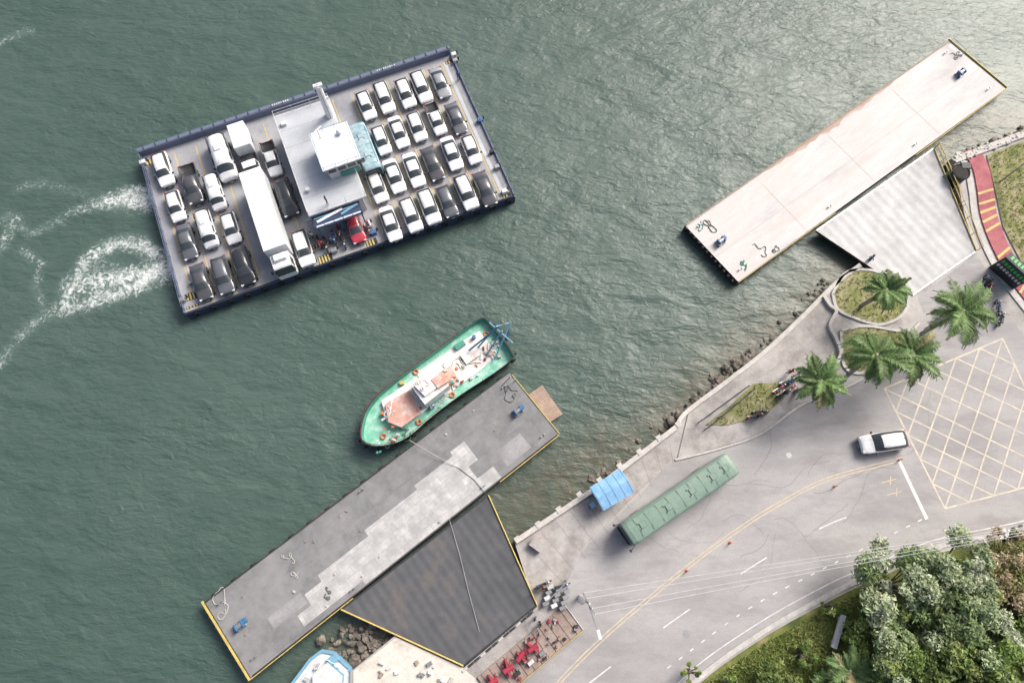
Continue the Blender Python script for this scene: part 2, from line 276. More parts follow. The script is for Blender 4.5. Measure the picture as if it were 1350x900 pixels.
# ---------------------------------------------------------------- WATER
def seg_d(X,Y,a,b):
    ax,ay=a;bx,by=b; dx,dy=bx-ax,by-ay; t=np.clip(((X-ax)*dx+(Y-ay)*dy)/(dx*dx+dy*dy),0,1)
    return np.hypot(X-(ax+t*dx),Y-(ay+t*dy)),t
def water():
    xs=np.concatenate([[-3000,-1200,-500,-200,-110],np.arange(-78,90,.4),[110,200,500,1200,3000]])
    ys=np.concatenate([[-3000,-1200,-500,-150,-60],np.arange(-28,88,.4),[110,200,500,1200,3000]])
    X,Y=np.meshgrid(xs,ys); nx,ny=len(xs),len(ys)
    foam=np.zeros_like(X)
    def plume(pts,w0,w1,amp0,amp1):
        nonlocal foam
        P=[G(a,b)[:2] for a,b in pts]; n=len(P)-1
        for i in range(n):
            d,t=seg_d(X,Y,P[i],P[i+1]); q=(i+t)/n; w=w0+(w1-w0)*q; a=amp0+(amp1-amp0)*q
            foam=np.maximum(foam,a*np.exp(-(d/w)**2))
    plume([(196,262),(165,262),(130,268)],2.0,1.3,.95,.62)
    plume([(196,250),(165,252),(140,262)],1.2,1.0,.75,.48)
    plume([(130,268),(105,275),(80,285)],1.0,.8,.58,.38)
    plume([(225,352),(185,366),(130,370),(95,375)],1.9,1.9,.98,.56)
    plume([(222,342),(185,322),(150,320),(115,343),(92,378),(86,405)],1.2,1.3,.74,.68)
    plume([(190,372),(150,388),(105,402),(88,408)],1.3,1.3,.78,.58)
    plume([(205,335),(160,318),(140,325)],1.2,1.2,.68,.5)
    plume([(150,360),(120,350),(100,385)],2.0,1.6,.46,.52)
    plume([(85,288),(40,310),(12,285),(0,290)],1.0,.8,.40,.44)
    plume([(92,400),(50,420),(20,450),(0,480)],1.3,1.0,.44,.42)
    plume([(30,330),(55,350),(45,380),(60,410)],.9,.8,.42,.36)
    plume([(20,290),(0,330),(-30,300)],1.2,1.2,.46,.42)
    plume([(110,255),(60,240),(20,250)],1.0,1.0,.37,.35)
    plume([(40,40),(0,55),(-20,90)],1.0,1.0,.37,.37)
    shal=np.zeros_like(X)
    SH=[(440,905),(480,850),(560,830),(680,735),(690,690),(790,625),(885,550),(960,480),(1060,400),(1120,340),(1240,180),(1400,150)]
    P=[G(a,b)[:2] for a,b in SH]
    for i in range(len(P)-1):
        d,t=seg_d(X,Y,P[i],P[i+1]); shal=np.maximum(shal,np.exp(-(d/3.8)**1.5))
    d,t=seg_d(X,Y,G(690,670)[:2],G(800,600)[:2]); shal=np.maximum(shal,1.0*np.exp(-(d/4.5)**2))
    vs=np.stack([X,Y,np.zeros_like(X)],-1).reshape(-1,3)
    idx=np.arange(nx*ny).reshape(ny,nx); f=np.stack([idx[:-1,:-1],idx[:-1,1:],idx[1:,1:],idx[1:,:-1]],-1).reshape(-1,4)
    me=bpy.data.meshes.new('water'); me.from_pydata(vs.tolist(),[],f.tolist())
    for nm,a in(('foam',foam),('shallow',shal)):
        at=me.attributes.new(nm,'FLOAT','POINT'); at.data.foreach_set('value',a.reshape(-1).astype(np.float32))
    m,nt,b=newmat('sea_water'); N=nt.nodes.new; lk=nt.links.new
    tc=N('ShaderNodeTexCoord')
    def noise(sc,det,rough=.5,rot=0,st=(1,1,1),dist=0):
        mp=N('ShaderNodeMapping'); mp.inputs['Rotation'].default_value=(0,0,rot); mp.inputs['Scale'].default_value=st; lk(tc.outputs['Object'],mp.inputs[0])
        n=N('ShaderNodeTexNoise'); n.inputs['Scale'].default_value=sc; n.inputs['Detail'].default_value=det; n.inputs['Roughness'].default_value=rough; n.inputs['Distortion'].default_value=dist
        lk(mp.outputs[0],n.inputs['Vector']); return n.outputs[0]
    def mr(x,a,bb,c=0,d=1):
        q=N('ShaderNodeMapRange'); lk(x,q.inputs[0]); q.inputs[1].default_value=a;q.inputs[2].default_value=bb;q.inputs[3].default_value=c;q.inputs[4].default_value=d; return q.outputs[0]
    def mixc(f,a,c):
        q=N('ShaderNodeMix'); q.data_type='RGBA'
        lk(f,q.inputs[0])
        for i,v in((6,a),(7,c)):
            if isinstance(v,tuple): q.inputs[i].default_value=(*v,1)
            else: lk(v,q.inputs[i])
        return q.outputs[2]
    def math_(op,a,c):
        q=N('ShaderNodeMath'); q.operation=op
        for i,v in((0,a),(1,c)):
            if isinstance(v,(int,float)): q.inputs[i].default_value=v
            else: lk(v,q.inputs[i])
        return q.outputs[0]
    big=noise(.03,4,.55); med=noise(.4,6,.6,.6,(1,1.8,1))
    col=mixc(mr(big,.35,.65),(.046,.086,.070),(.064,.106,.091))
    col=mixc(mr(med,.35,.7,0,.4),col,(.082,.122,.108))
    a1=N('ShaderNodeAttribute'); a1.attribute_name='shallow'
    sh=math_('MULTIPLY',a1.outputs['Fac'],mr(noise(.6,6,.6),.3,.6,.35,.9))
    col=mixc(sh,col,(.095,.092,.062))
    a2=N('ShaderNodeAttribute'); a2.attribute_name='foam'
    fn=noise(1.25,12,.76,0,(1,1,1),1.8)
    th=math_('ADD',math_('MULTIPLY',a2.outputs['Fac'],.62),math_('MULTIPLY',math_('SUBTRACT',fn,.5),2.1))
    fm=math_('MULTIPLY',mr(th,.28,.74),mr(a2.outputs['Fac'],.1,.35))
    fl=noise(2.4,5,.6,.5,(1,2.2,1)); pt=noise(.09,3,.5)
    fleck=math_('MULTIPLY',mr(fl,.69,.80,0,.25),mr(pt,.42,.62))
    fm2=math_('MAXIMUM',fm,fleck)
    col=mixc(mr(a2.outputs['Fac'],.15,1,0,.5),col,(.20,.28,.26))
    col=mixc(fm2,col,(.84,.87,.86))
    lk(col,b.inputs['Base Color'])
    lk(mr(fm,0,1,.40,.8),b.inputs['Roughness']); b.inputs['IOR'].default_value=1.38; b.inputs['Specular IOR Level'].default_value=.75
    gust=mr(noise(.06,4,.55,.4,(1,1.6,1)),.35,.65,.5,1.1)
    h=math_('ADD',math_('MULTIPLY',noise(.16,3,.5,.55,(1,2.0,1),.4),1.3),math_('MULTIPLY',gust,math_('ADD',math_('MULTIPLY',noise(.75,4,.55,.75,(1,2.1,1),.5),.55),math_('MULTIPLY',noise(2.6,4,.6,.35,(1,1.6,1),.5),.15))))
    bp=N('ShaderNodeBump'); bp.inputs['Strength'].default_value=1; bp.inputs['Distance'].default_value=.34; lk(h,bp.inputs['Height']); lk(bp.outputs[0],b.inputs['Normal'])
    me.materials.append(m); link('water',me)
water()
# ---------------------------------------------------------------- LAND
ZL=1.40
shore=[(455,1100),(462,885),(520,838),(611,880),(706,800),(678,713),(790,640),(891,563),(905,543),(958,503),(1010,462),(1060,415),(1100,375),(1133,350),(1203,388),(1287,331),(1272,285),(1257,212),(1350,177)]
mb=MB(); p=G2(shore,ZL)+[(260,95),(900,300),(900,-600),(-25,-600)]
mb.prism(p,-3,ZL,'concrete','seawall'); make(mb,'ground')
mb=MB()
mb.strip(G2([(665,735),(690,705),(790,630),(885,556),(955,492),(1010,450),(1060,400),(1120,345)],0),2.2,-.02,'mud')
make(mb,'foreshore')
north=smoothline(G2([(640,1000),(690,885),(735,820),(748,770),(772,722),(840,655),(890,606),(945,592),(1002,572),(1060,532),(1130,503),(1170,470),(1215,425),(1210,392)],ZL))
tail=G2([(1288,333),(1330,420),(1430,520)],ZL)+[(300,20)]
south=smoothline(G2([(1900,560),(1500,655),(1350,697),(1230,722),(1150,757),(1100,780),(1000,836),(905,908),(840,1000)],ZL))
mb=MB(); mb.prism(north+tail+south,ZL-.01,ZL+.004,'asphalt'); make(mb,'road')
mb=MB(); mb.strip(smoothline(G2([(890,606),(945,592),(1002,572),(1060,532),(1130,503),(1170,470),(1212,425)],ZL)),.22,ZL+.13,'kerb',.13); make(mb,'kerb')
mb=MB(); ss=smoothline(G2([(1500,655),(1350,697),(1230,722),(1150,757),(1100,780),(1000,836),(905,908),(840,1000)],ZL)); mb.strip(ss,.45,ZL+.13,'kerb',.13); make(mb,'kerb')
quay=smoothline(G2([(893,604),(945,590),(1002,570),(1060,530),(1130,501),(1168,468),(1208,425)],ZL))+G2([(1200,392),(1133,352),(1100,377),(1060,417),(1010,464),(958,505),(907,546)],ZL)
mb=MB(); mb.prism(quay,ZL,ZL+.12,'pave'); make(mb,'pavement')
mb=MB(); mb.prism(G2([(681,714),(892,566),(905,548),(893,600),(840,650),(772,718),(748,766),(708,798)],ZL),ZL,ZL+.010,'pave'); make(mb,'pavement')
# slab joints on the quay strip and crack sealing on the road
mb=MB()
for i in range(11):
    t=i/11+.04; a=Vector(G(686,722,ZL)).lerp(Vector(G(893,575,ZL)),t); b=Vector(G(735,775,ZL)).lerp(Vector(G(895,602,ZL)),t)
    mb.strip([a[:2],b[:2]],.04,ZL+.014,'asphaltdark')
for k in range(15):
    px,py=R(820,1180),0; t=(px-820)/360; py=720-t*150+R(-30,70); h=R(0,6.28); x,y,_=G(px,py,ZL); pts=[(x,y)]
    for j in range(random.randint(8,22)): h+=R(-.4,.4); x+=.45*math.cos(h); y+=.45*math.sin(h); pts.append((x,y))
    mb.strip(pts,R(.03,.055),ZL+.0085+k*.0001,'asphaltdark')
make(mb,'pavement_joints')
mb=MB(); mb.strip(G2([(680,713),(790,640),(891,563)],ZL),.5,ZL+.45,'seawall',.6)
for i in range(9):
    a=Vector(G(682,711,0)).lerp(Vector(G(889,563,0)),i/8); mb.box((a.x,a.y,ZL+.48),(.55,.6,.08),'seawall',.6)
make(mb,'sea_wall',world=True)
mb=MB(); w=smoothline(G2([(891,563),(905,543),(958,503),(1010,462),(1060,415),(1100,375),(1133,350)],ZL)); mb.strip(w,.45,ZL+.3,'seawall',.5); make(mb,'sea_wall',world=True)
mb=MB(); w=smoothline(G2([(1257,212),(1300,196),(1350,177),(1420,150)],ZL)); mb.strip(w,.8,ZL+.25,'seawall',1.5)
for q in w:
    for k in range(4): mb.ball((q[0]+R(-.6,.6),q[1]+R(-.35,.35),ZL+.2),R(.12,.22),'rock' if k<1 else 'seawall',(1,1,.6),6,5)
make(mb,'stone_wall',world=True)
mb=MB(); mb.prism(G2([(466,884),(522,840),(609,879),(640,905),(600,1000),(466,1000)],ZL),ZL,ZL+.05,'apron'); make(mb,'concrete_apron')
mb=MB(); mb.prism(G2([(611,882),(706,802),(735,818),(690,882),(660,940),(630,910)],ZL),ZL,ZL+.012,'pave'); make(mb,'pavement')
def leafmesh(name,C,S,Nn,Cc,parent=None,asp=.5,matn='leaf'):
    n=len(C); t=np.cross(Nn,rng.normal(size=(n,3))); t/=np.linalg.norm(t,axis=1)[:,None]+1e-9; b=np.cross(Nn,t)
    b/=np.linalg.norm(b,axis=1)[:,None]+1e-9
    S=S[:,None]
    V=np.stack([C-t*S, C+b*S*asp+Nn*S*.12, C+t*S, C-b*S*asp+Nn*S*.12],1).reshape(-1,3)
    Fc=np.arange(n*4).reshape(-1,4)
    off=np.array([V[:,0].mean(),V[:,1].mean(),0]) if parent is None else np.zeros(3)
    me=bpy.data.meshes.new(name); me.from_pydata((V-off).tolist(),[],Fc.tolist())
    at=me.attributes.new('tone','FLOAT_COLOR','POINT'); cc=np.ones((n*4,4),np.float32); cc[:,:3]=np.repeat(Cc,4,0); at.data.foreach_set('color',cc.reshape(-1))
    me.materials.append(M[matn]); o=link(name,me,tuple(off),0,parent)
    if parent: o.matrix_parent_inverse=Matrix.Translation(parent.location).inverted()
    return o
def tufts(name,poly,n,z,size=.22,cols=((.15,.19,.06),(.38,.37,.19)),h=.12):
    P=np.array([(x,y,z+R(0.02,h)) for x,y in samp(poly,n)]); Nn=rng.normal(size=(n,3)); Nn[:,2]=np.abs(Nn[:,2])*.8+.6; Nn/=np.linalg.norm(Nn,axis=1)[:,None]
    k=rng.random((n,1)); k=np.clip(k*.5+.5*(.5+.5*np.sin(P[:,:1]*.9+1)*np.cos(P[:,1:2]*.8)),0,1); Cc=np.array(cols[0])*(1-k)+np.array(cols[1])*k
    leafmesh(name,P,rng.uniform(size*.5,size*1.3,n),Nn,Cc,asp=.22)
def planter(pts,dens=2.0,kerb=True,name='planter'):
    q=G2(pts,ZL+.12)
    mb=MB(); mb.prism(q,ZL+.1,ZL+.20,'grass','kerb')
    if kerb: mb.strip(smoothline(q+[q[0]],4),.3,ZL+.30,'kerb',.2)
    make(mb,name)
    ar=abs(sum(q[i][0]*q[(i+1)%len(q)][1]-q[(i+1)%len(q)][0]*q[i][1] for i in range(len(q))))/2
    tufts('grass',q,int(ar*dens*6),ZL+.2)
planter([(1097,388),(1112,362),(1135,356),(1163,362),(1195,392),(1188,416),(1160,428),(1128,420),(1104,408)])
planter([(1108,436),(1140,430),(1180,436),(1204,440),(1192,462),(1165,480),(1135,492),(1112,482)])
planter([(930,560),(962,535),(992,506),(1026,504),(1030,526),(1010,546),(960,560)],kerb=False,name='lawn')
mb=MB(); mb.strip(smoothline(G2([(1084,392),(1092,404),(1100,412),(1092,430),(1100,448),(1106,466),(1100,482)],ZL)),.35,ZL+.55,'seawall',.45); make(mb,'curved_bench_wall',world=True)
mb=MB(); mb.prism(G2([(1300,205),(1350,186),(1450,150),(1500,330),(1400,370),(1345,345),(1322,300),(1312,255)],ZL),ZL,ZL+.14,'grass','kerb'); make(mb,'lawn')
tufts('grass',G2([(1303,207),(1350,188),(1400,165),(1420,330),(1345,340),(1322,300),(1312,255)],ZL),1800,ZL+.14)
cl=smoothline(G2([(1280,198),(1292,222),(1298,250),(1303,285),(1318,325),(1345,372),(1400,440)],ZL),10)
mb=MB(); mb.strip(cl,1.9,ZL+.15,'redpave',.15)
for a in (.36,.41,.46,.51,.56,.70,.75,.80,.85):
    i=int(a*len(cl)); p0,p1=Vector(cl[i]),Vector(cl[i+1]); d=(p1-p0).normalized(); n=Vector((-d.y,d.x))
    mb.strip([p0+n*.93-d*.4,p0-n*.93+d*.4],.28,ZL+.156,'yellow')
make(mb,'painted_walkway')
mb=MB(); off=[(a-1.6,b-.3) for a,b in cl]; mb.strip(off,.7,ZL+.13,'kerb',.13); make(mb,'kerb')
# ---------------------------------------------------------------- road markings
mb=MB(); ZM=ZL+.012
yc=smoothline(G2([(700,945),(745,890),(800,836),(850,793),(900,752),(960,707),(1020,668),(1090,632),(1180,607)],ZM),10)
for o in(-.15,.15):
    q=[]
    for k in range(len(yc)):
        a=Vector(yc[max(k-1,0)]);b=Vector(yc[min(k+1,len(yc)-1)]);d=(b-a).normalized(); q.append((yc[k][0]-d.y*o,yc[k][1]+d.x*o))
    mb.strip(q,.11,ZM,'roadyellow')
def dashes(pts,on,off,w,mt):
    q=smoothline(G2(pts,ZM),12); acc=0; cur=[]; st=True
    for a,b in zip(q[:-1],q[1:]):
        n=6
        for k in range(n):
            p=(a[0]+(b[0]-a[0])*k/n,a[1]+(b[1]-a[1])*k/n); l=math.dist(a,b)/n; acc+=l
            if st: cur.append(p)
            if acc>(on if st else off):
                if st and len(cur)>1: mb.strip(cur,w,ZM,mt)
                cur=[]; st=not st; acc=0
dashes([(770,905),(840,852),(920,795),(1005,738),(1090,692),(1150,670)],3.2,6.0,.12,'roadwhite')
dashes([(880,880),(985,803),(1080,752),(1160,712),(1216,684)],.5,.8,.12,'roadwhite')
mb.strip(G2([(1184,604),(1222,684)],ZM),.36,ZM,'roadwhite')
es=smoothline(G2([(1500,645),(1350,686),(1230,712),(1150,745),(1095,768),(995,824),(898,896),(820,1000)],ZM)); mb.strip(es,.09,ZM,'roadwhite')
for (x,y) in((1162,636),(1170,652)):
    c=G(x,y,ZM); d=Vector(G(x+12,y-3,ZM))-Vector(c)
    mb.strip([c[:2],(c[0]+d.x*1.6,c[1]+d.y*1.6)],.1,ZM,'roadyellow'); mb.strip([(c[0]+d.x*.9,c[1]+d.y*.9-.4),(c[0]+d.x*1.1,c[1]+d.y*1.1+.4)],.1,ZM+.003,'roadyellow')
Q=[Vector(G(a,b,ZM)) for a,b in((1166,512),(1322,446),(1405,628),(1246,670))]
def bil(u,v): return tuple(((Q[0]*(1-u)+Q[1]*u)*(1-v)+(Q[3]*(1-u)+Q[2]*u)*v)[:2])
for k in range(4): mb.strip([bil(*((0,0),(1,0),(1,1),(0,1))[k]),bil(*((0,0),(1,0),(1,1),(0,1))[(k+1)%4])],.17,ZM,'boxyellow')
nn=5
for k in range(-nn+1,nn):
    t=k/nn; a=max(0,t);b=min(1,1+t); mb.strip([bil(a,a-t),bil(b,b-t)],.16,ZM+.004,'boxyellow')
for k in range(1,2*nn):
    t=k/nn; a=max(0,t-1);b=min(1,t); mb.strip([bil(a,t-a),bil(b,t-b)],.16,ZM+.008,'boxyellow')
make(mb,'road_markings')
mb0=MB(); mb0.cyl((0,0,0),(0,0,.06),.16,.15,'orange'); mb0.cyl((0,0,.06),(0,0,.75),.07,.05,'orange'); mb0.cyl((0,0,.5),(0,0,.6),.066,.062,'white'); bm_=mb0.mesh('traffic_post')
for a,b in((962,715),(1100,641),(1185,606),(905,752)):
    x,y,_=G(a,b,ZL); link('traffic_post',bm_,(x,y,ZL+.004))
mb=MB()
for a,b,r in((905,835,.35),(1040,600,.3)):
    x,y,_=G(a,b,ZL); mb.cyl((x,y,ZL),(x,y,ZL+.012),r,r,'steel',14)
make(mb,'manhole_cover')
# ---------------------------------------------------------------- ROCKS
def rocks(name,pts,n,spread,z0,z1,r0=.25,r1=.75):
    q=smoothline(G2(pts,0)); bm=bmesh.new()
    for i in range(n):
        k=random.randrange(len(q)); x,y=q[k]; r=r0+(r1-r0)*random.random()**1.7
        ret=bmesh.ops.create_icosphere(bm,subdivisions=2,radius=r); sx,sy,sz=R(.7,1.4),R(.7,1.2),R(.5,.8); ph=R(0,6); X,Y,Z=x+R(-spread,spread),y+R(-spread,spread),R(z0,z1)
        for v in ret['verts']:
            c=v.co; d=1+.22*math.sin(c.x*5/r+ph)*math.cos(c.y*4/r+ph)+.14*math.sin(c.z*6/r+ph*2)
            nx,ny=c.x*d*sx,c.y*d*sy; v.co=Vector((X+nx*math.cos(ph)-ny*math.sin(ph),Y+nx*math.sin(ph)+ny*math.cos(ph),Z+c.z*d*sz))
    me=bpy.data.meshes.new(name); bm.to_mesh(me); bm.free(); me.materials.append(M['rock']); link(name,me)
rocks('shore_rocks',[(885,556),(925,526),(962,494),(992,470)],120,.7,-.1,.5,.15,.6)
rocks('shore_rocks',[(780,640),(830,600),(885,556)],60,.8,-.2,.1,.1,.35)
rocks('shore_rocks',[(690,700),(740,668),(780,640)],40,.7,-.2,.05,.1,.3)
rocks('shore_rocks',[(1000,460),(1050,410),(1090,374)],45,.5,-.2,.1,.12,.35)
rocks('shore_rocks',[(440,862),(480,845),(510,838)],190,1.8,-.2,.5,.12,.42)
rocks('shore_rocks',[(1262,209),(1300,192),(1350,173),(1400,154)],60,.4,-.2,.2,.12,.35)
# ---------------------------------------------------------------- PONTOONS
def rope(mb,c,r,z,mt='rope',n=60,rad=.04):
    x,y=c[0],c[1]; h=R(0,6.28); kk=R(-1,1); pts=[]; st_=r*.16
    for i in range(n):
        kk=kk*.86+R(-.45,.45); h+=kk
        dx,dy=c[0]-x,c[1]-y
        if math.hypot(dx,dy)>r:
            t=math.atan2(dy,dx); h+=.45*math.sin(t-h)
        x+=st_*math.cos(h); y+=st_*math.sin(h); pts.append((x,y,z+.05+.02*math.sin(i)))
    mb.tube(pts,rad,mt,5)
def winch(frame,px,py,z,par,col='blue'):
    mb=MB(); x,y,_=frame.L(px,py,z+.5)
    mb.box((x,y,z+.12),(1.0,.8,.2),'steel'); mb.box((x-.35,y,z+.42),(.14,.7,.6),col); mb.box((x+.35,y,z+.42),(.14,.7,.6),col)
    mb.cyl((x-.3,y,z+.45),(x+.3,y,z+.45),.25,.25,'steel',12); mb.box((x+.6,y+.1,z+.3),(.35,.45,.4),col); mb.cyl((x-.6,y-.3,z),(x-.6,y-.3,z+.6),.08,.1,'navy')
    make(mb,'winch_unit',parent=par)
def bollards(mb,pts,z):
    for x,y in pts:
        for d in(-.2,.2): mb.cyl((x+d,y,z),(x+d,y,z+.3),.06,.09,'steel',8)
ZP=1.2
A=G(270,793,ZP);B=G(668,492,ZP)
ang=math.atan2(B[1]-A[1],B[0]-A[0]); LP=Frame(A,ang); LL=37.4; WW=8.5
mb=MB(); mb.prism([(0,0),(LL,0),(LL,-WW),(0,-WW)],-.6,ZP,'pontdark','hullside')
mb.strip([(0,-.06),(LL,-.06)],.12,ZP+.1,'hullside',.1); mb.strip([(.2,-WW+.06),(LL-.2,-WW+.06)],.12,ZP+.06,'hullside',.06)
lowp=make(mb,'floating_pontoon',(A[0],A[1],0),ang)
mb=MB()
mb.prism([(6.4,-6.6),(8.0,-6.6),(8.0,-5.4),(10,-5.4),(10,-4.7),(16,-4.7),(16,-4.0),(22.5,-4.0),(22.5,-3.5),(27.4,-3.5),(27.4,-3.0),(29.2,-3.0),(29.2,-5.4),(28.0,-5.4),(28.0,-6.9),(30.0,-6.9),(30.0,-8.3),(13.2,-8.3),(13.2,-7.8),(6.4,-7.8)],ZP,ZP+.005,'pontlight')
mb.prism([(31.2,-5.9),(34.3,-5.9),(34.3,-7.8),(31.2,-7.8)],ZP,ZP+.005,'pontmid')
mb.prism([(4,-5.0),(7.8,-5.0),(7.8,-6.2),(4,-6.2)],ZP,ZP+.004,'pontmid')
make(mb,'deck_patches',parent=lowp)
mb=MB()
mb.strip([(-.2,.2),(-.2,-WW-.1)],.16,ZP+.12,'yellow',.3); mb.strip([(-.1,-WW-.09),(11.5,-WW-.09)],.08,ZP+.1,'yellow',.3); mb.strip([(29.6,-WW-.09),(LL,-WW-.09)],.08,ZP+.1,'yellow',.3); mb.strip([(LL+.1,-.5),(LL+.1,-WW)],.09,ZP+.1,'yellow',.3)
for i in range(14): mb.cyl((-.34,-.3-i*.6,ZP-.4),(-.34,-.3-i*.6,ZP+.10),.09,.09,'dark',8)
for i in range(17): mb.torus((1+i*2.2,.08,ZP-.45),.3,.11,'rubber','y',12,6)
bollards(mb,[(1.2,-1),(1.2,-7.2),(36,-1.0),(36,-7.6),(12,-7.9),(28,-7.9),(18,-.6)],ZP)
make(mb,'fenders',parent=lowp)
mb=MB(); rope(mb,LP.L(386,740,ZP),.55,ZP,'rope',40,.035); rope(mb,LP.L(386,755,ZP),.5,ZP,'rope',34,.035); rope(mb,LP.L(295,803,ZP),.9,ZP,'rope',60,.04); rope(mb,LP.L(432,785,ZP),.3,ZP,'ropedark',40,.07); rope(mb,LP.L(430,778,ZP),.5,ZP,'ropedark',30,.05); rope(mb,LP.L(675,520,ZP),.9,ZP,'ropedark',40,.04)
mb.tube([LP.L(540,580,2.2),LP.L(570,598,1.7),LP.L(604,616,ZP+.06)],.03,'rope',5)
mb.tube([LP.L(592,683,1.35),LP.L(606,730,1.58),LP.L(618,780,1.62),LP.L(632,832,1.66)],.022,'rope',5)
mb.tube([LP.L(604,616,ZP+.06),LP.L(625,632,ZP+.06),LP.L(640,650,ZP+.1)],.03,'ropedark',5)
for i in range(16):
    x,y=R(1,36),R(-8,-.5); mb.box((x,y,ZP+.06),(R(.1,.3),R(.08,.2),.1),random.choice(['steel','brownply','rope']),R(0,3))
make(mb,'mooring_ropes',parent=lowp)
winch(LP,683,541,ZP,lowp); winch(LP,315,824,ZP,lowp)
mb=MB(); q=LP.L2([(696,520),(715,507),(742,545),(724,557)],.6); mb.prism(q,.3,.45,'brownply'); make(mb,'timber_float',parent=lowp)
mb=MB(); x,y,_=LP.L(674,508,ZP); mb.tube([(x-.8,y-.2,ZP),(x-.4,y,ZP+1.6),(x+.5,y,ZP+1.6),(x+.8,y+.2,ZP)],.05,'steel'); mb.tube([(x-.8,y+.6,ZP),(x+.3,y+.5,ZP+1.5)],.05,'steel'); make(mb,'fairlead_frame',parent=lowp)
def ramp(name,px,mt,z0,z1,rails,dark=True):
    pts=[G(*px[0],z0),G(*px[1],z0),G(*px[2],z1),G(*px[3],z1)]
    o=pts[0]; an=math.atan2(pts[1][1]-o[1],pts[1][0]-o[0]); c,s_=math.cos(-an),math.sin(-an)
    loc=[((p[0]-o[0])*c-(p[1]-o[1])*s_,(p[0]-o[0])*s_+(p[1]-o[1])*c,p[2]) for p in pts]
    mb=MB(); top=loc; bot=[(x,y,z-.35) for x,y,z in loc]
    mb.add(top,[[3,2,1,0]],mt); mb.add(top+bot,[[i,(i+1)%4,4+(i+1)%4,4+i] for i in range(4)]+[[4,5,6,7]],'hullside'); mb.recalc=True
    par=make(mb,name,(o[0],o[1],0),an)
    mb=MB()
    for a,b,mtl in rails:
        A,B=Vector(loc[a]),Vector(loc[b])
        mb.tube([A+Vector((0,0,.10)),B+Vector((0,0,.10))],.075,mtl,6)
    for e in((0,1),(3,2)):
        A,B=Vector(loc[e[0]]),Vector(loc[e[1]]); an2=math.atan2((B-A).y,(B-A).x)
        for i in range(15):
            p=A.lerp(B,(i+.5)/15); mb.box((p.x,p.y,p.z+.02),((B-A).length/15-.06,.16,.05),'dark' if dark else 'steel',an2)
    make(mb,'ramp_fittings',parent=par)
    return par,loc
par,loc=ramp('access_ramp',[(450,803),(644,653),(708,797),(611,877)],'rampdark',ZP+.12,ZL+.2,[(1,2,'yellow'),(0,3,'yellow')])
mb=MB()
for t in(.02,.3,.6,.9):
    p=Vector(loc[1]).lerp(Vector(loc[2]),t); mb.cyl(p,p+Vector((0,0,1.1)),.04,.04,'yellow',6)
a=Vector(loc[1]);b=Vector(loc[2]); mb.tube([a+Vector((0,0,1.1)),b+Vector((0,0,1.1))],.035,'yellow'); make(mb,'handrail',parent=par)
mb=MB()
for i in range(13):
    p=Vector(G(706,803,ZL)).lerp(Vector(G(613,882,ZL)),i/12); mb.box((p.x,p.y,ZL+.1),(.55,.2,.14),'dark' if i%3 else 'seawall',.68)
make(mb,'ramp_kerb_blocks',world=True)
A=G(903,297,ZP);B=G(1252,60,ZP); ang=math.atan2(B[1]-A[1],B[0]-A[0])+.012; UP=Frame(A,ang); UL=43.1;UW=9.0
mb=MB(); mb.prism([(0,0),(UL,0),(UL+.5,-UW),(.3,-UW+.2)],-.6,ZP,'pontup','hullside')
upp=make(mb,'floating_pontoon',(A[0],A[1],0),ang)
mb=MB()
nb_=40; up_e=[(12+i*.55,-.16) for i in range(nb_)]; lo_e=[(12+i*.55,-.2-.6*(math.sin(math.pi*i/(nb_-1))**.7)*(.7+.5*math.sin(i*1.3)*math.cos(i*.57))) for i in range(nb_)][::-1]
mb.prism(up_e+lo_e[1:-1],ZP,ZP+.004,'ruststain')
mb.strip([(.2,-5.0),(UL,-5.1)],.035,ZP+.008,'ruststain')
for x in(10.7,21.5,32.3): mb.strip([(x,-.9),(x+.1,-UW+.2)],.035,ZP+.010,'ruststain')
mb.strip([(.1,-.07),(UL,-.07)],.13,ZP+.1,'brownply',.1)
make(mb,'deck_patches',parent=upp)
mb=MB(); mb.strip([(UL+.35,.2),(UL+.8,-UW)],.09,ZP+.12,'yellow',.3); mb.strip([(28,-UW-.08),(UL+.6,-UW-.08)],.07,ZP+.1,'yellow',.3); mb.strip([(.3,-UW+.12),(15,-UW+.02)],.06,ZP+.1,'yellow',.3)
for i in range(12): mb.cyl((-.12,-.4-i*.72,ZP-.7),(-.12,-.4-i*.72,ZP+.08),.14,.14,'rubber',8)
for i in range(6): mb.torus((1+i*2.4,-UW+.1,ZP-.45),.3,.11,'rubber','y',12,6)
bollards(mb,[(1.2,-1),(1.5,-7.8),(41.5,-1),(41.8,-7.8),(15,-8),(29,-8)],ZP)
mb.rail([(UL-.2,-.3,ZP),(UL-.2,-2.5,ZP)],1,'steel'); make(mb,'fenders',parent=upp)
mb=MB(); rope(mb,UP.L(935,303,ZP),.9,ZP,'ropedark',46,.045); rope(mb,UP.L(922,300,ZP),.5,ZP,'greenedge',40,.045); rope(mb,UP.L(985,347,ZP),.6,ZP,'greenedge',50,.045); rope(mb,UP.L(1003,335,ZP),.6,ZP,'ropedark',40,.04); rope(mb,UP.L(1020,325,ZP),.7,ZP,'ropedark',34,.04); rope(mb,UP.L(1258,75,ZP),.7,ZP,'ropedark',50,.035)
make(mb,'mooring_ropes',parent=upp); winch(UP,951,317,ZP,upp); winch(UP,1268,95,ZP,upp)
par,loc=ramp('access_ramp',[(1076,304),(1231,196),(1287,331),(1203,389)],'ramplight',ZP+.14,ZL+.12,[(1,2,'yellow')],False)
mb=MB()
a=Vector(loc[1]);b=Vector(loc[2])
for i in range(8):
    p=a.lerp(b,i/7)+Vector((.15,0,0)); mb.cyl(p,p+Vector((0,0,1.1)),.04,.04,'yellow',6)
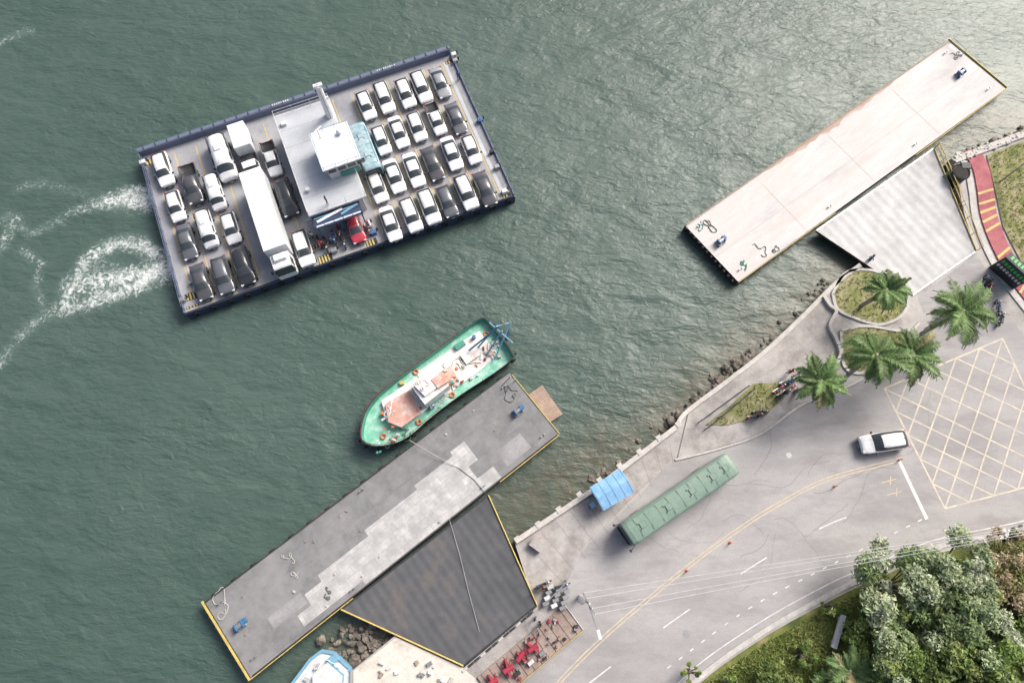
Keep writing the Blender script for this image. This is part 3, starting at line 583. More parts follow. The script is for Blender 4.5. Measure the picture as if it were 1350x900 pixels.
for h in(.6,1.1): mb.tube([a+Vector((.15,0,h)),b+Vector((.15,0,h))],.04,'yellow')
make(mb,'handrail',parent=par)
mb=MB(); x,y,_=G(1268,226,ZL+1.2); mb.cyl((x,y,.2),(x,y,ZL+1.1),1.0,.95,'dark',20); mb.cyl((x,y,ZL+1.1),(x,y,ZL+1.15),.8,.8,'rubber',20); mb.torus((x,y,ZL+1.1),.95,.11,'rubber','z',20,6); mb.box((x+.7,y+.8,ZL+.6),(1.1,.8,1.2),'dark'); make(mb,'mooring_dolphin',world=True)
mb=MB(); mb.rail([G(1232,196,ZP),G(1252,235,ZP),G(1266,275,ZL)],1.0,'yellow',step=1.5,r=.035); rope(mb,G(1248,232,1),.6,ZP+.2,'greenedge',50,.05); make(mb,'handrail',world=True)
# ---------------------------------------------------------------- VEHICLES
def loft(stations):
    mb=MB(); rings=[]
    for s in stations:
        x,w,zb,bl,p3,p4,z5=s[:7]
        h=[(w*.9,zb),(w,zb+(bl-zb)*.45),(w*.985,bl),p3,p4]
        ring=[(x,y,z) for y,z in h]+[(x,0,z5)]+[(x,-y,z) for y,z in h[::-1]]
        rings.append(ring)
    n=11; mb.mi('carwhite'); mb.mi('glass'); mb.mi('dark')
    V=[p for r in rings for p in r]; F={'carwhite':[],'glass':[],'dark':[]}
    for k in range(len(rings)-1):
        tag=stations[k][7]
        for j in range(n-1):
            f=[k*n+j,k*n+j+1,(k+1)*n+j+1,(k+1)*n+j]
            jj=min(j,n-2-j)
            if jj<=2: m_='carwhite'
            elif jj==3: m_={'hood':'carwhite','ws':'glass','roof':'glass','rw':'glass','trunk':'carwhite','bed':'dark','pan':'carwhite','pil':'carwhite'}[tag]
            else: m_={'hood':'carwhite','ws':'glass','roof':'carwhite','rw':'glass','trunk':'carwhite','bed':'dark','pan':'carwhite','pil':'carwhite'}[tag]
            F[m_].append(f)
        F['dark'].append([k*n,(k+1)*n,(k+1)*n+n-1,k*n+n-1])
    F['carwhite'].append(list(range(n))); F['carwhite'].append([(len(rings)-1)*n+i for i in range(n-1,-1,-1)])
    mb.v=V
    for m_,fl in F.items():
        i=mb.mi(m_)
        for f in fl: mb.f.append(f); mb.m.append(i)
    mb.recalc=True
    return mb
def st(x,w,zb,bl,kind,z,gr=.62,tag='hood'):
    if kind=='h': return (x,w,zb,bl,(w*.86,z),(w*.5,z+.02),z+.03,tag)
    return (x,w,zb,bl,(w*.93,bl+.05),(gr,z),z+.04,tag)
CARS={
 'sedan':[st(2.22,.66,.36,.60,'h',.62),st(2.12,.80,.25,.68,'h',.70),st(1.75,.87,.22,.78,'h',.82),st(1.15,.89,.22,.88,'h',.94,tag='ws'),st(.42,.89,.22,.92,'r',1.40,.64,'roof'),st(-.2,.89,.22,.93,'r',1.44,.66,'roof'),st(-.85,.89,.22,.94,'r',1.41,.63,'rw'),st(-1.48,.88,.22,.94,'h',1.04,tag='trunk'),st(-2.05,.82,.25,.90,'h',1.0,tag='trunk'),st(-2.2,.72,.36,.8,'h',.82,tag='trunk')],
 'hatch':[st(2.0,.66,.36,.62,'h',.64),st(1.9,.80,.25,.72,'h',.76),st(1.6,.86,.22,.82,'h',.88),st(1.05,.87,.22,.9,'h',.98,tag='ws'),st(.35,.87,.22,.94,'r',1.46,.64,'roof'),st(-.4,.87,.22,.95,'r',1.50,.66,'roof'),st(-1.45,.87,.22,.96,'r',1.45,.61,'rw'),st(-1.82,.85,.22,.94,'h',1.05,tag='trunk'),st(-1.98,.76,.34,.85,'h',.88,tag='trunk')],
 'suv':[st(2.25,.70,.40,.72,'h',.75),st(2.15,.84,.3,.86,'h',.90),st(1.8,.91,.28,.95,'h',1.0),st(1.2,.93,.28,1.02,'h',1.1,tag='ws'),st(.55,.93,.28,1.06,'r',1.64,.70,'roof'),st(-.5,.93,.28,1.07,'r',1.70,.73,'roof'),st(-1.75,.93,.28,1.08,'r',1.64,.68,'rw'),st(-2.1,.90,.28,1.06,'h',1.15,tag='trunk'),st(-2.25,.80,.4,.95,'h',1.0,tag='trunk')],
 'pickup':[st(2.6,.74,.45,.78,'h',.82),st(2.48,.88,.35,.95,'h',.98),st(2.1,.93,.33,1.02,'h',1.06),st(1.45,.95,.33,1.08,'h',1.16,tag='ws'),st(.85,.95,.33,1.12,'r',1.70,.70,'roof'),st(0,.95,.33,1.13,'r',1.74,.72,'roof'),st(-.7,.95,.33,1.13,'r',1.70,.70,'rw'),st(-.95,.95,.33,1.12,'h',1.08,tag='trunk'),(-1.0,.95,.33,1.12,(.86,1.10),(.80,.72),.72,'bed'),(-2.5,.93,.33,1.12,(.86,1.10),(.80,.72),.72,'bed'),st(-2.55,.93,.33,1.12,'h',1.1,tag='trunk'),st(-2.65,.90,.4,1.05,'h',1.06,tag='trunk')],
 'van':[st(2.75,.8,.42,.9,'h',.95),st(2.65,.95,.32,1.05,'h',1.12),st(2.15,1.0,.3,1.2,'h',1.35,tag='ws'),st(1.45,1.0,.3,1.3,'r',2.15,.78,'pil'),st(1.3,1.0,.3,1.3,'r',2.22,.82,'pan'),st(0,1.0,.3,1.3,'r',2.26,.83,'pan'),st(-2.55,1.0,.3,1.3,'r',2.22,.82,'rw'),st(-2.7,.97,.3,1.25,'h',1.3,tag='trunk')],
}
WB={'sedan':(1.38,-1.32,.80),'hatch':(1.28,-1.25,.78),'suv':(1.42,-1.38,.83),'pickup':(1.7,-1.55,.85),'van':(1.85,-1.6,.9)}
bodies={};trims={}
for k,stt in CARS.items():
    mbb=loft(stt); me=mbb.mesh('body_'+k); smooth(me); bodies[k]=me
    mb=MB(); f,r,y=WB[k]; hw=max(s[1] for s in stt); xf=stt[0][0]; xr=stt[-1][0]
    for xx in(f,r):
        for sg in(-1,1):
            mb.cyl((xx,sg*(y-.12),.33),(xx,sg*(y+.10),.33),.34,.34,'rubber',16); mb.cyl((xx,sg*(y+.10),.33),(xx,sg*(y+.115),.33),.2,.18,'chrome',10)
    bz=stt[3][3]
    for sg in(-1,1):
        mb.box((stt[3][0]-.12,sg*(hw+.07),bz+.06),(.16,.22,.13),'dark')
        mb.box((xf-.14,sg*hw*.68,stt[1][3]-.02),(.22,.28,.12),'lampf',sg*-.35)
        mb.box((xr+.10,sg*hw*.78,stt[-2][3]-.05),(.14,.26,.14),'lampr')
    mb.box((xf-.02,0,.48),(.08,.9,.16),'dark'); mb.box((xf+.0,0,.36),(.06,.42,.11),'offwhite'); mb.box((xr-.0,0,.55),(.05,.42,.11),'offwhite')
    for sg in(-1,1): mb.tube([(stt[3][0]+.02,sg*.45,stt[3][6]+.02),(stt[3][0]-.35,sg*.05,stt[3][6]+.22)],.012,'dark',4)
    if k=='suv':
        for sg in(-1,1): mb.tube([(.4,sg*.68,1.70),(-.5,sg*.71,1.76),(-1.6,sg*.66,1.70)],.025,'dark',5)
        mb.cyl((-1.5,0,1.66),(-1.6,0,1.76),.04,.02,'dark',6)
    if k=='pickup':
        for sg in(-1,1): mb.box((-1.75,sg*.9,1.14),(1.55,.07,.05),'dark')
        mb.tube([(-1.02,-.8,1.1),(-1.1,-.6,1.55),(-1.1,.6,1.55),(-1.02,.8,1.1)],.035,'dark',6)
    if k=='van':
        for xx in(.6,-.9,-2.0):
            for sg in(-1,1): mb.box((xx,sg*.955,1.62),(.95,.02,.45),'glass')
        mb.box((-.4,0,2.31),(.7,.6,.12),'offwhite')
    trims[k]=mb.mesh('trim_'+k)
def car(px,py,kind,paint,rz,zg,sc=1.0,name=None,jit=.02,zc=1.0):
    x,y,_=G(px,py,zg+zc); nm=name or {'pickup':'pickup_truck','van':'van'}.get(kind,'car')
    o=link(nm,bodies[kind],(x,y,zg),rz+R(-jit,jit)); o.scale=(sc,sc,sc)
    o.material_slots[0].link='OBJECT'; o.material_slots[0].material=M[paint]
    md=o.modifiers.new('sub','SUBSURF'); md.levels=1; md.render_levels=2 if name else 1
    link('trim',trims[kind],parent=o); return o
ZF=1.5
A=G(244,415,ZF); fa=math.radians(21.9); FF=Frame(A,fa); FL=38.9; FW=21.8
mb=MB()
mb.prism([(0,0),(FL,0),(FL,FW),(0,FW)],-.6,ZF,'ferrydeck','navy')
ferry=make(mb,'car_ferry',(A[0],A[1],0),fa)
ch=fa-math.pi/2
mb=MB()
mb.strip([(0,FW-.25),(FL,FW-.25)],.46,ZF+.9,'bluegray',.9)
mb.strip([(0.1,FW-.62),(FL-.1,FW-.62)],.06,ZF+.95,'bluegray',.95)
for i in range(28): mb.box((.8+i*1.4,FW-.25,ZF+.95),(.08,.40,.08),'navy')
mb.strip([(.1,.10),(FL-.1,.10)],.14,ZF+.16,'navy',.2)
mb.strip([(.35,.38),(FL-.35,.38)],.05,ZF+.012,'yellow')
for x0 in(.08,FL-.08): mb.strip([(x0,.1),(x0,FW-.7)],.14,ZF+.3,'bluegray',.4)
mb.rail([(.18,.6,ZF),(.18,FW-1,ZF)],1.1,'bluegray',step=1.6,r=.03); mb.rail([(FL-.18,.6,ZF),(FL-.18,FW-1,ZF)],1.1,'bluegray',step=1.6,r=.03)
for i in range(20): mb.torus((1+i*1.95,-.08,ZF-.6),.32,.11,'rubber','y',12,6)
make(mb,'bulwark',parent=ferry)
mb=MB()
def laneX(px,py): return FF.L(px,py,ZF+1)[0]
R1=[(482,137),(506,127),(534,121),(555,113),(580,107)]; R2=[(502,183),(525,172),(549,165),(574,155),(601,154)]; R3=[(497,245),(519,230),(545,222),(570,214),(595,200),(621,195)]; R4=[(514,293),(541,282),(565,271),(589,264),(614,252),(639,247)]
cols_=[[R1[0],R2[0],R3[1],R4[1]],[R1[1],R2[1],R3[2],R4[2]],[R1[2],R2[2],R3[3],R4[3]],[R1[3],R2[3],R3[4],R4[4]],[R1[4],R2[4],R3[5],R4[5]]]
cx=[sum(laneX(*p) for p in c)/len(c) for c in cols_]
ed=[cx[0]-1.2]+[(a+b)/2 for a,b in zip(cx[:-1],cx[1:])]+[cx[-1]+1.2]
lx=[laneX(*p) for p in((230,270),(272,300),(303,299))]
for x in ed+[cx[0]-3.6,lx[0]-1.15,(lx[0]+lx[1])/2,(lx[1]+lx[2])/2,lx[2]+1.2,lx[2]+4.6,lx[2]+7.0]:
    mb.strip([(x,1.1),(x,FW-1.5)],.12,ZF+.006,'yellow')
mb.strip([(FL-2.6,1),(FL-2.6,FW-1.4)],.08,ZF+.008,'deckroof'); mb.strip([(FL-1.2,1),(FL-1.2,FW-1.4)],.40,ZF+.008,'deckroof'); mb.strip([(1.6,1),(1.6,FW-1.4)],.08,ZF+.008,'deckroof')
def hatch(px,py,w,h):
    x,y,_=FF.L(px,py,ZF); mb.prism([(x-w/2,y-h/2),(x+w/2,y-h/2),(x+w/2,y+h/2),(x-w/2,y+h/2)],ZF,ZF+.012,'dark')
    n=int(w/.34)
    for i in range(n): a=x-w/2+.17+i*.34; mb.strip([(a,y-h/2+.05),(a,y+h/2-.05)],.17,ZF+.02,'yellow')
hatch(429,341,1.6,1.0); hatch(490,320,1.3,.9); hatch(253,390,1.3,.9); hatch(254,404,1.4,.25); hatch(197,214,.8,.8); hatch(425,322,2.4,.5); hatch(668,258,1.0,.7); hatch(592,82,1.0,.5)
for px,py in((372,141),(510,92)):
    x,y,_=FF.L(px,py,ZF)
    for i in range(9): mb.box((x-1.2+i*.27,FW-.25,ZF+.915),(.14,.18,.03),'offwhite')
make(mb,'deck_markings',parent=ferry)
zr=ZF+3.4
q=FF.L2([(362,153),(439,128),(479,262),(405,284)],zr)
xs0=(q[0][0]+q[3][0])/2; xs1=(q[1][0]+q[2][0])/2; y1=(q[0][1]+q[1][1])/2; y0=(q[2][1]+q[3][1])/2
mb=MB(); mb.prism([(xs0+.5,y0+.4),(xs1-.5,y0+.4),(xs1-.5,y1-.3),(xs0+.5,y1-.3)],ZF,zr-.15,'offwhite')
mb.prism([(xs0,y0),(xs1,y0),(xs1,y1),(xs0,y1)],zr-.15,zr,'deckroof','white')
for t in range(1,6): mb.strip([(xs0+.1,y0+(y1-y0)*t/6),(xs1-.1,y0+(y1-y0)*t/6)],.04,zr+.006,'steel')
for i in range(6):
    for xx,s in((xs0+.5,-1),(xs1-.5,1)): mb.box((xx+s*.01,y0+1.5+i*2.0,ZF+1.9),(.04,1.1,.8),'glass')
make(mb,'deckhouse',parent=ferry)
mb=MB(); mb.rail([(xs0+.1,y0+.1,zr),(xs0+.1,y1-.1,zr),(xs1-.1,y1-.1,zr),(xs1-.1,y0+.1,zr),(xs0+.1,y0+.1,zr)],1.0,'offwhite',step=1.8,r=.025)
mb.cyl((xs0+.9,y0+3,zr),(xs0+.9,y0+3,zr+.5),.25,.25,'offwhite',12); mb.box((xs0+.8,y1-1.5,zr+.2),(.6,.5,.4),'offwhite'); make(mb,'roof_railing',parent=ferry)
zw=ZF+6.0
q=FF.L2([(407,176),(458,160),(475,208),(426,227)],zw); a0=(q[0][0]+q[3][0])/2;a1=(q[1][0]+q[2][0])/2;b1=(q[0][1]+q[1][1])/2;b0=(q[2][1]+q[3][1])/2
mb=MB(); mb.prism([(a0+.4,b0+.4),(a1-.4,b0+.4),(a1-.4,b1-.4),(a0+.4,b1-.4)],zr,zw-.2,'offwhite'); mb.prism([(a0,b0),(a1,b0),(a1,b1),(a0,b1)],zw-.2,zw,'white','offwhite')
for i in range(4): mb.box((a0+.9+i*1.1,b0+.38,zr+1.6),(.85,.05,.8),'glass'); mb.box((a0+.38,b0+.9+i*1.1,zr+1.6),(.05,.85,.8),'glass'); mb.box((a1-.38,b0+.9+i*1.1,zr+1.6),(.05,.85,.8),'glass')
mb.box(((a0+a1)/2+.6,b0+.3,zr+.5),(2.2,.12,.7),'greenedge')
mb.rail([(a0+.15,b0+.15,zw),(a0+.15,b1-.15,zw),(a1-.15,b1-.15,zw),(a1-.15,b0+.15,zw),(a0+.15,b0+.15,zw)],.35,'lblue',step=1.2,r=.03,rails=1)
mb.cyl((a0+1,b1-1,zw),(a0+1,b1-1,zw+1.5),.05,.03,'steel',6); mb.box((a0+1,b1-1,zw+1.5),(1.3,.12,.12),'white',.5)
mb.ball((a1-1.2,b1-1.2,zw+.3),.32,'white')
make(mb,'wheelhouse',parent=ferry)
mb=MB(); x,y,_=FF.L(435,152,zr); mb.cyl((x,y,zr),(x,y,zr+5.2),.46,.34,'white',14); mb.box((x,y,zr+5.2),(1.0,.4,.3),'white'); mb.box((x+.1,y,zr+3),(.9,.2,.2),'offwhite'); mb.tube([(x,y-.45,zr+.1),(x,y-.45,zr+5.0)],.05,'steel'); mb.cyl((x,y,zr+5.3),(x,y,zr+6.0),.05,.02,'steel',6); make(mb,'mast',parent=ferry)
q=FF.L2([(410,284),(472,262),(478,279),(415,302)],zr-.3); c0=(q[0][0]+q[3][0])/2;c1=(q[1][0]+q[2][0])/2;d1=(q[0][1]+q[1][1])/2-.15;d0=(q[2][1]+q[3][1])/2
mb=MB(); zz=zr-.5
mb.prism([(c0,d0),(c1,d0),(c1,d1),(c0,d1)],zz-.2,zz,'navy','blue')
mb.strip([(c0+.2,d0+.25),(c1-.2,d0+.25)],.22,zz+.05,'white',.05); mb.strip([(c0+.2,d1-.35),(c1-.2,d1-.35)],.16,zz+.05,'lblue',.05)
mb.strip([(c0+.4,d0+.75),(c1-2.0,d0+1.3)],.3,zz+.10,'white',.1); mb.strip([(c1-2.3,d0+.7),(c1-.3,d0+1.25)],.25,zz+.10,'lblue',.1)
for xx in(c0+.2,(c0+c1)/2,c1-.2): mb.cyl((xx,d0+.2,ZF),(xx,d0+.2,zz-.2),.08,.08,'blue',8)
mb.rail([(c0+.05,d0+.05,zz),(c1-.05,d0+.05,zz)],1.0,'blue',step=.9,r=.03)
for i in range(9): mb.box((c0-.3,d0+.3+i*.16,ZF+.3+i*.3),(.9,.22,.06),'steel')
make(mb,'stair_canopy',parent=ferry)
mb=MB()
for px,py,s,c in((408,345,.5,'blue'),(440,330,.5,'steel'),(484,295,.6,'offwhite'),(492,306,.5,'blue'),(633,158,.5,'blue'),(188,214,.5,'offwhite'),(600,80,.45,'steel'),(665,252,.5,'offwhite'),(240,395,.45,'steel'),(252,372,.4,'steel'),(655,220,.45,'steel'),(598,72,.5,'offwhite'),(205,232,.3,'steel'),(648,200,.35,'dark')):
    x,y,_=FF.L(px,py,ZF+.4); mb.box((x,y,ZF+.3),(s*1.3,s,.6),c); mb.cyl((x+.5,y+.3,ZF),(x+.5,y+.3,ZF+.5),.1,.12,'dark',8)
make(mb,'deck_equipment',parent=ferry)
W_,G_,K_,S_='carwhite','cargray','carblack','carsilver'
import itertools
cars=[(214,222,'suv',W_),(230,270,'hatch',W_),(245,317,'sedan',G_),(264,370,'sedan','carbrown'),
 (252,242,'pickup','carbrown'),(272,301,'van',W_,.86),(293,362,'suv',G_),(283,252,'van',W_,.84),(303,299,'hatch',W_),(320,350,'suv',K_,1.05),
 (294,208,'van',W_,1.1),(357,208,'pickup',W_,.9),(377,260,'suv',K_,1.08),(399,326,'suv',W_),(467,298,'hatch','carred')]
for r in(R1,R2,R3,R4):
    for p in r: cars.append((p[0],p[1],None,None))
spec={(601,154):('sedan',G_),(570,214):('sedan','carbrown'),(589,264):('hatch',G_),(639,247):('sedan','carbrown'),(580,107):('sedan',S_),(534,121):('hatch',W_),(614,252):('suv',W_),(541,282):('suv',W_),(506,127):('suv',W_),(545,222):('sedan',W_),(574,155):('pickup',W_,.86)}
cyc=itertools.cycle(['hatch','sedan','hatch','suv','sedan'])
for c in cars:
    x,y=c[0],c[1]
    if c[2] is None:
        s_=spec.get((x,y),(next(cyc),W_)); car(x,y,s_[0],s_[1],ch,ZF,(s_[2] if len(s_)>2 else 1)*R(.96,1.03))
    else: car(x,y,c[2],c[3],ch,ZF,c[4] if len(c)>4 else 1)
def addloft(mb,lo):
    base=len(mb.v); mb.v+=lo.v
    for f,m_ in zip(lo.f,lo.m): mb.f.append([base+i for i in f]); mb.m.append(mb.mi(lo.mats[m_]))
def box_truck(pr,pf,w,zt):
    a=Vector(G(*pr,zt));b=Vector(G(*pf,zt)); L=(b-a).length; mid=(a+b)/2; h=ch
    mb=MB(); H_=zt-ZF
    mb.box((0,0,(H_+1.05)/2),(L,w,H_-1.05),'white',ch=.05)
    for i in range(1,int(L/1.2)): mb.box((-L/2+i*1.2,0,H_+.005),(.05,w-.1,.02),'offwhite')
    for i in range(1,int(L/.6)):
        for sg in(-1,1): mb.box((-L/2+i*.6,sg*(w/2+.01),(H_+1.05)/2),(.05,.03,H_-1.3),'offwhite')
    mb.box((.8,0,.85),(L+1.5,.9,.25),'dark')
    x0=L/2+.25
    addloft(mb,loft([(x0+1.9,1.05,.45,1.2,(.98,1.3),(.8,1.32),1.34,'ws'),(x0+1.65,1.15,.4,1.4,(1.1,1.5),(.95,2.5),2.55,'pil'),(x0+1.5,1.15,.4,1.4,(1.1,1.5),(1.0,2.62),2.68,'roof'),(x0+.5,1.15,.4,1.4,(1.1,1.5),(1.0,2.7),2.76,'pan'),(x0,1.15,.4,1.4,(1.1,1.5),(1.0,2.72),2.8,'pan')]))
    for xx in(x0+1.0,-L/2+1.2,-L/2+2.4):
        for sg in(-1,1): mb.cyl((xx,sg*(w/2-.35),.5),(xx,sg*(w/2-.03),.5),.5,.5,'rubber',16)
    for sg in(-1,1): mb.box((x0+1.55,sg*(w/2+.15),2.0),(.15,.18,.5),'dark')
    mb.box((x0+.5,0,2.95),(.9,1.5,.3),'white',top=.8)
    make(mb,'box_truck',(mid.x,mid.y,ZF),h)
box_truck((327,224),(363,326),2.5,ZF+3.8)
def small_truck(px,py):
    x,y,_=G(px,py,ZF+2.2); mb=MB()
    mb.box((.4,0,.7),(5.2,.8,.25),'dark'); mb.box((-1.1,0,1.75),(3.3,1.95,1.7),'white',ch=.05)
    for i in range(5): mb.box((-2.5+i*.7,0,2.61),(.04,1.85,.02),'offwhite')
    mb.box((1.35,0,.95),(1.4,1.9,.12),'dark')
    for sg in(-1,1): mb.box((1.35,sg*.93,1.15),(1.4,.05,.4),'dark')
    for xx in(2.6,-1.6):
        for sg in(-1,1): mb.cyl((xx,sg*.7,.38),(xx,sg*.95,.38),.38,.38,'rubber',14)
    addloft(mb,loft([(3.4,.9,.4,1.05,(.85,1.1),(.7,1.12),1.14,'ws'),(3.0,.95,.35,1.2,(.9,1.3),(.75,1.95),2.0,'roof'),(2.3,.95,.35,1.2,(.9,1.3),(.78,2.0),2.05,'pan'),(2.1,.95,.35,1.2,(.9,1.25),(.78,1.9),1.95,'pan')]))
    make(mb,'light_truck',(x,y,ZF),ch)
small_truck(319,190)
def bus(x,y,zg,rz,L,W,Hh,paint,roofm,name,hatches):
    mb=MB(); hw=W/2; xs=[L/2,L/2-.12,L/2-.5,L/2-1.0]+[L/2-1.5-i*(L-3)/8 for i in range(9)]+[-L/2+.9,-L/2+.4,-L/2+.1,-L/2]
    rings=[]
    for i,xx in enumerate(xs):
        e=min(abs(L/2-abs(xx)),.6)/.6; k=.90+.10*math.sqrt(e); zt=Hh-.22*(1-math.sqrt(e))
        w=hw*k; half=[(w*.97,.35),(w,.9),(w,1.45),(w*.985,Hh*.80),(w*.94,zt-.18),(w*.80,zt-.04),(w*.4,zt+.03)]
        rings.append([(xx,a,b) for a,b in half]+[(xx,0,zt+.05)]+[(xx,-a,b) for a,b in half[::-1]])
    n=15; mb.v=[p for r in rings for p in r]
    for k in range(len(xs)-1):
        for j in range(n-1):
            jj=min(j,n-2-j); m_=paint if jj in(0,1,3) else ('glass' if jj==2 and 0<k<len(xs)-2 else roofm if jj>=4 else paint)
            mb.f.append([k*n+j,k*n+j+1,(k+1)*n+j+1,(k+1)*n+j]); mb.m.append(mb.mi(m_))
    mb.f.append(list(range(n))); mb.m.append(mb.mi('glass')); mb.f.append([(len(xs)-1)*n+i for i in range(n)]); mb.m.append(mb.mi(paint)); mb.recalc=True
    me=mb.mesh(name); o=link(name,me,(x,y,zg),rz)
    mb=MB()
    for h in hatches:
        mb.box((h*L,0,Hh+.09),(.6,.6,.10),roofm,ch=.03); mb.box((h*L-.32,0,Hh+.075),(.05,.6,.05),'buspanel')
        for sg in(-1,1): mb.box((h*L+.45,sg*.32,Hh+.07),(.07,.2,.04),'buspanel')
    for sg in(-1,1): mb.tube([(L/2-.6,sg*hw*.83,Hh+.01),(-L/2+.6,sg*hw*.83,Hh+.01)],.03,roofm,5)
    for i in range(1,10): mb.box((-L/2+i*L/10,0,Hh+.055),(.05,W*.74,.02),roofm)
    for xx in(L*.33,-L*.27):
        for sg in(-1,1): mb.cyl((xx,sg*(hw-.3),.5),(xx,sg*(hw+.01),.5),.5,.5,'rubber',16)
    for sg in(-1,1): mb.tube([(L/2-.2,sg*hw*.9,Hh-.5),(L/2+.45,sg*(hw+.15),Hh-.55)],.03,'dark'); mb.box((L/2+.45,sg*(hw+.15),Hh-.8),(.12,.25,.5),'dark')
    mb.box((L/2+.03,0,.6),(.1,W*.8,.3),'dark'); mb.box((L/2-.05,0,Hh-.45),(.14,W*.7,.3),'dark')
    make(mb,'bus_details',parent=o)
zt=ZL+3.2
a=Vector(G(829,704,zt));b=Vector(G(966,610,zt)); mid=(a+b)/2; L=(b-a).length
bus(mid.x,mid.y,ZL+.014,math.atan2((a-b).y,(a-b).x),L+.3,2.5,3.15,'busgreen','busgreen','bus',(.36,.12,-.10,-.30,-.42))
x,y,_=G(479,190,ZF+2.8); bus(x,y,ZF,ch,6.4,2.1,2.6,'teal','tealroof','minibus',(.2,-.2))
d=Vector(G(1197,577,ZL+1))-Vector(G(1135,586,ZL+1))
car(1166,582,'suv',W_,math.atan2(-d.y,-d.x),ZL+.006,1.08,name='car')
# ---------------------------------------------------------------- PEOPLE & MOTORCYCLES
def person_mesh(name,sit=False):
    J=[('pelvis',(0,0,.95),.13),('belly',(0,0,1.1),.125),('chest',(0,0,1.3),.15),('neck',(0,0,1.5),.055),('head',(0,.015,1.6),.085),('crown',(0,.0,1.7),.08)]
    E=[(0,1),(1,2),(2,3),(3,4),(4,5)]; idx=6
    for sg in(-1,1):
        if sit: leg=[((sg*.12,.03,.9),.09),((sg*.2,.42,.88),.065),((sg*.2,.36,.42),.045),((sg*.2,.5,.36),.035)]; arm=[((sg*.2,.02,1.42),.06),((sg*.28,.2,1.2),.045),((sg*.28,.45,1.15),.03),((sg*.27,.53,1.14),.035)]
        else: leg=[((sg*.1,0,.88),.09),((sg*.11,.03,.5),.062),((sg*.11,0,.09),.042),((sg*.13,.16,.04),.035)]; arm=[((sg*.2,0,1.42),.06),((sg*.27,0,1.14),.045),((sg*.27,.1,.9),.03),((sg*.26,.13,.82),.034)]
        for ch_,root in((leg,0),(arm,2)):
            pr=root
            for p_,r in ch_: J.append(('',p_,r)); E.append((pr,idx)); pr=idx; idx+=1
    me=bpy.data.meshes.new('tmp'); me.from_pydata([j[1] for j in J],E,[]); o=bpy.data.objects.new('tmp',me); scene.collection.objects.link(o)
    o.modifiers.new('s','SKIN')
    for i,j in enumerate(J): me.skin_vertices[0].data[i].radius=(j[2],j[2]*(.75 if j[0]in('belly','chest','pelvis') else 1))
    me.skin_vertices[0].data[0].use_root=True
    sb=o.modifiers.new('u','SUBSURF'); sb.levels=1; sb.render_levels=1
    dg=bpy.context.evaluated_depsgraph_get(); m2=bpy.data.meshes.new_from_object(o.evaluated_get(dg)); bpy.data.objects.remove(o)
    m2.name=name
    mb=MB()
    for sg in(-1,1):
        hx,hy,hz=(sg*.27,.53,1.14) if sit else (sg*.26,.13,.82); dv=Vector((0,1,-.3)).normalized() if sit else Vector((0,.25,-1)).normalized()
        for k in range(4):
            sdd=Vector((.018*(k-1.5),0,0)) if sit else Vector((0,.018*(k-1.5),0)); p0=Vector((hx,hy,hz))+sdd; l=(.07,.085,.08,.06)[k]; mb.cyl(p0,p0+dv*l,.011,.008,'skin',5)
        mb.cyl((hx,hy,hz),(hx-sg*.05,hy+.03,hz-.03),.012,.009,'skin',5)
        mb.ball((sg*.032,.1,1.62),.012,'hair',(1,1,1),5,4); mb.ball((sg*.085,.01,1.61),.02,'skin',(.5,1,1.5),5,4)
    mb.ball((0,.105,1.595),.016,'skin',(1,1.3,1.3),5,4); mb.ball((0,-.01,1.665),.105,'hair',(.95,1.05,.9),12,8)
    m2.materials.clear()
    for k in('shirtw','denim','skin','hair','dark'): m2.materials.append(M[k])
    for p_ in m2.polygons:
        c=p_.center; r=abs(c.x)
        if c.z>1.47 and r<.13: p_.material_index=2
        elif (sit and ((c.y>.22 and c.z>1.05))) or (not sit and r>.21 and c.z<1.18): p_.material_index=2
        elif (c.z<.98 ): p_.material_index=1
        else: p_.material_index=0
        if c.z<(.45 if sit else .11): p_.material_index=4
        p_.use_smooth=True
    return m2,mb.mesh(name+'_details')
PS=person_mesh('standing'); PT=person_mesh('sitting',True)
def person(x,y,z,rz,shirt,sit=False):
    b,dd=(PT if sit else PS); o=link('person',b,(x,y,z),rz); o.material_slots[0].link='OBJECT'; o.material_slots[0].material=M[shirt]; link('head_and_hands',dd,parent=o)
for px,py,z,s_ in((430,264,zr,'shirtk'),(424,322,ZF,'shirtr'),(436,318,ZF,'shirtb'),(488,300,ZF,'shirtw'),(411,310,ZF,'shirtw'),(1303,372,ZL,'shirtk'),(1147,342,ZL,'shirtb'),(716,775,ZL,'shirtr'),(1042,490,ZL+.12,'shirtr'),(1050,494,ZL+.12,'shirtw'),(712,822,ZL,'shirtk'),(1000,548,ZL+.12,'shirtk'),(604,100,ZF,'shirtb'),(705,815,ZL,'shirtb')):
    x,y,_=G(px,py,z+.9); person(x,y,z+.012,R(0,6.28),s_)
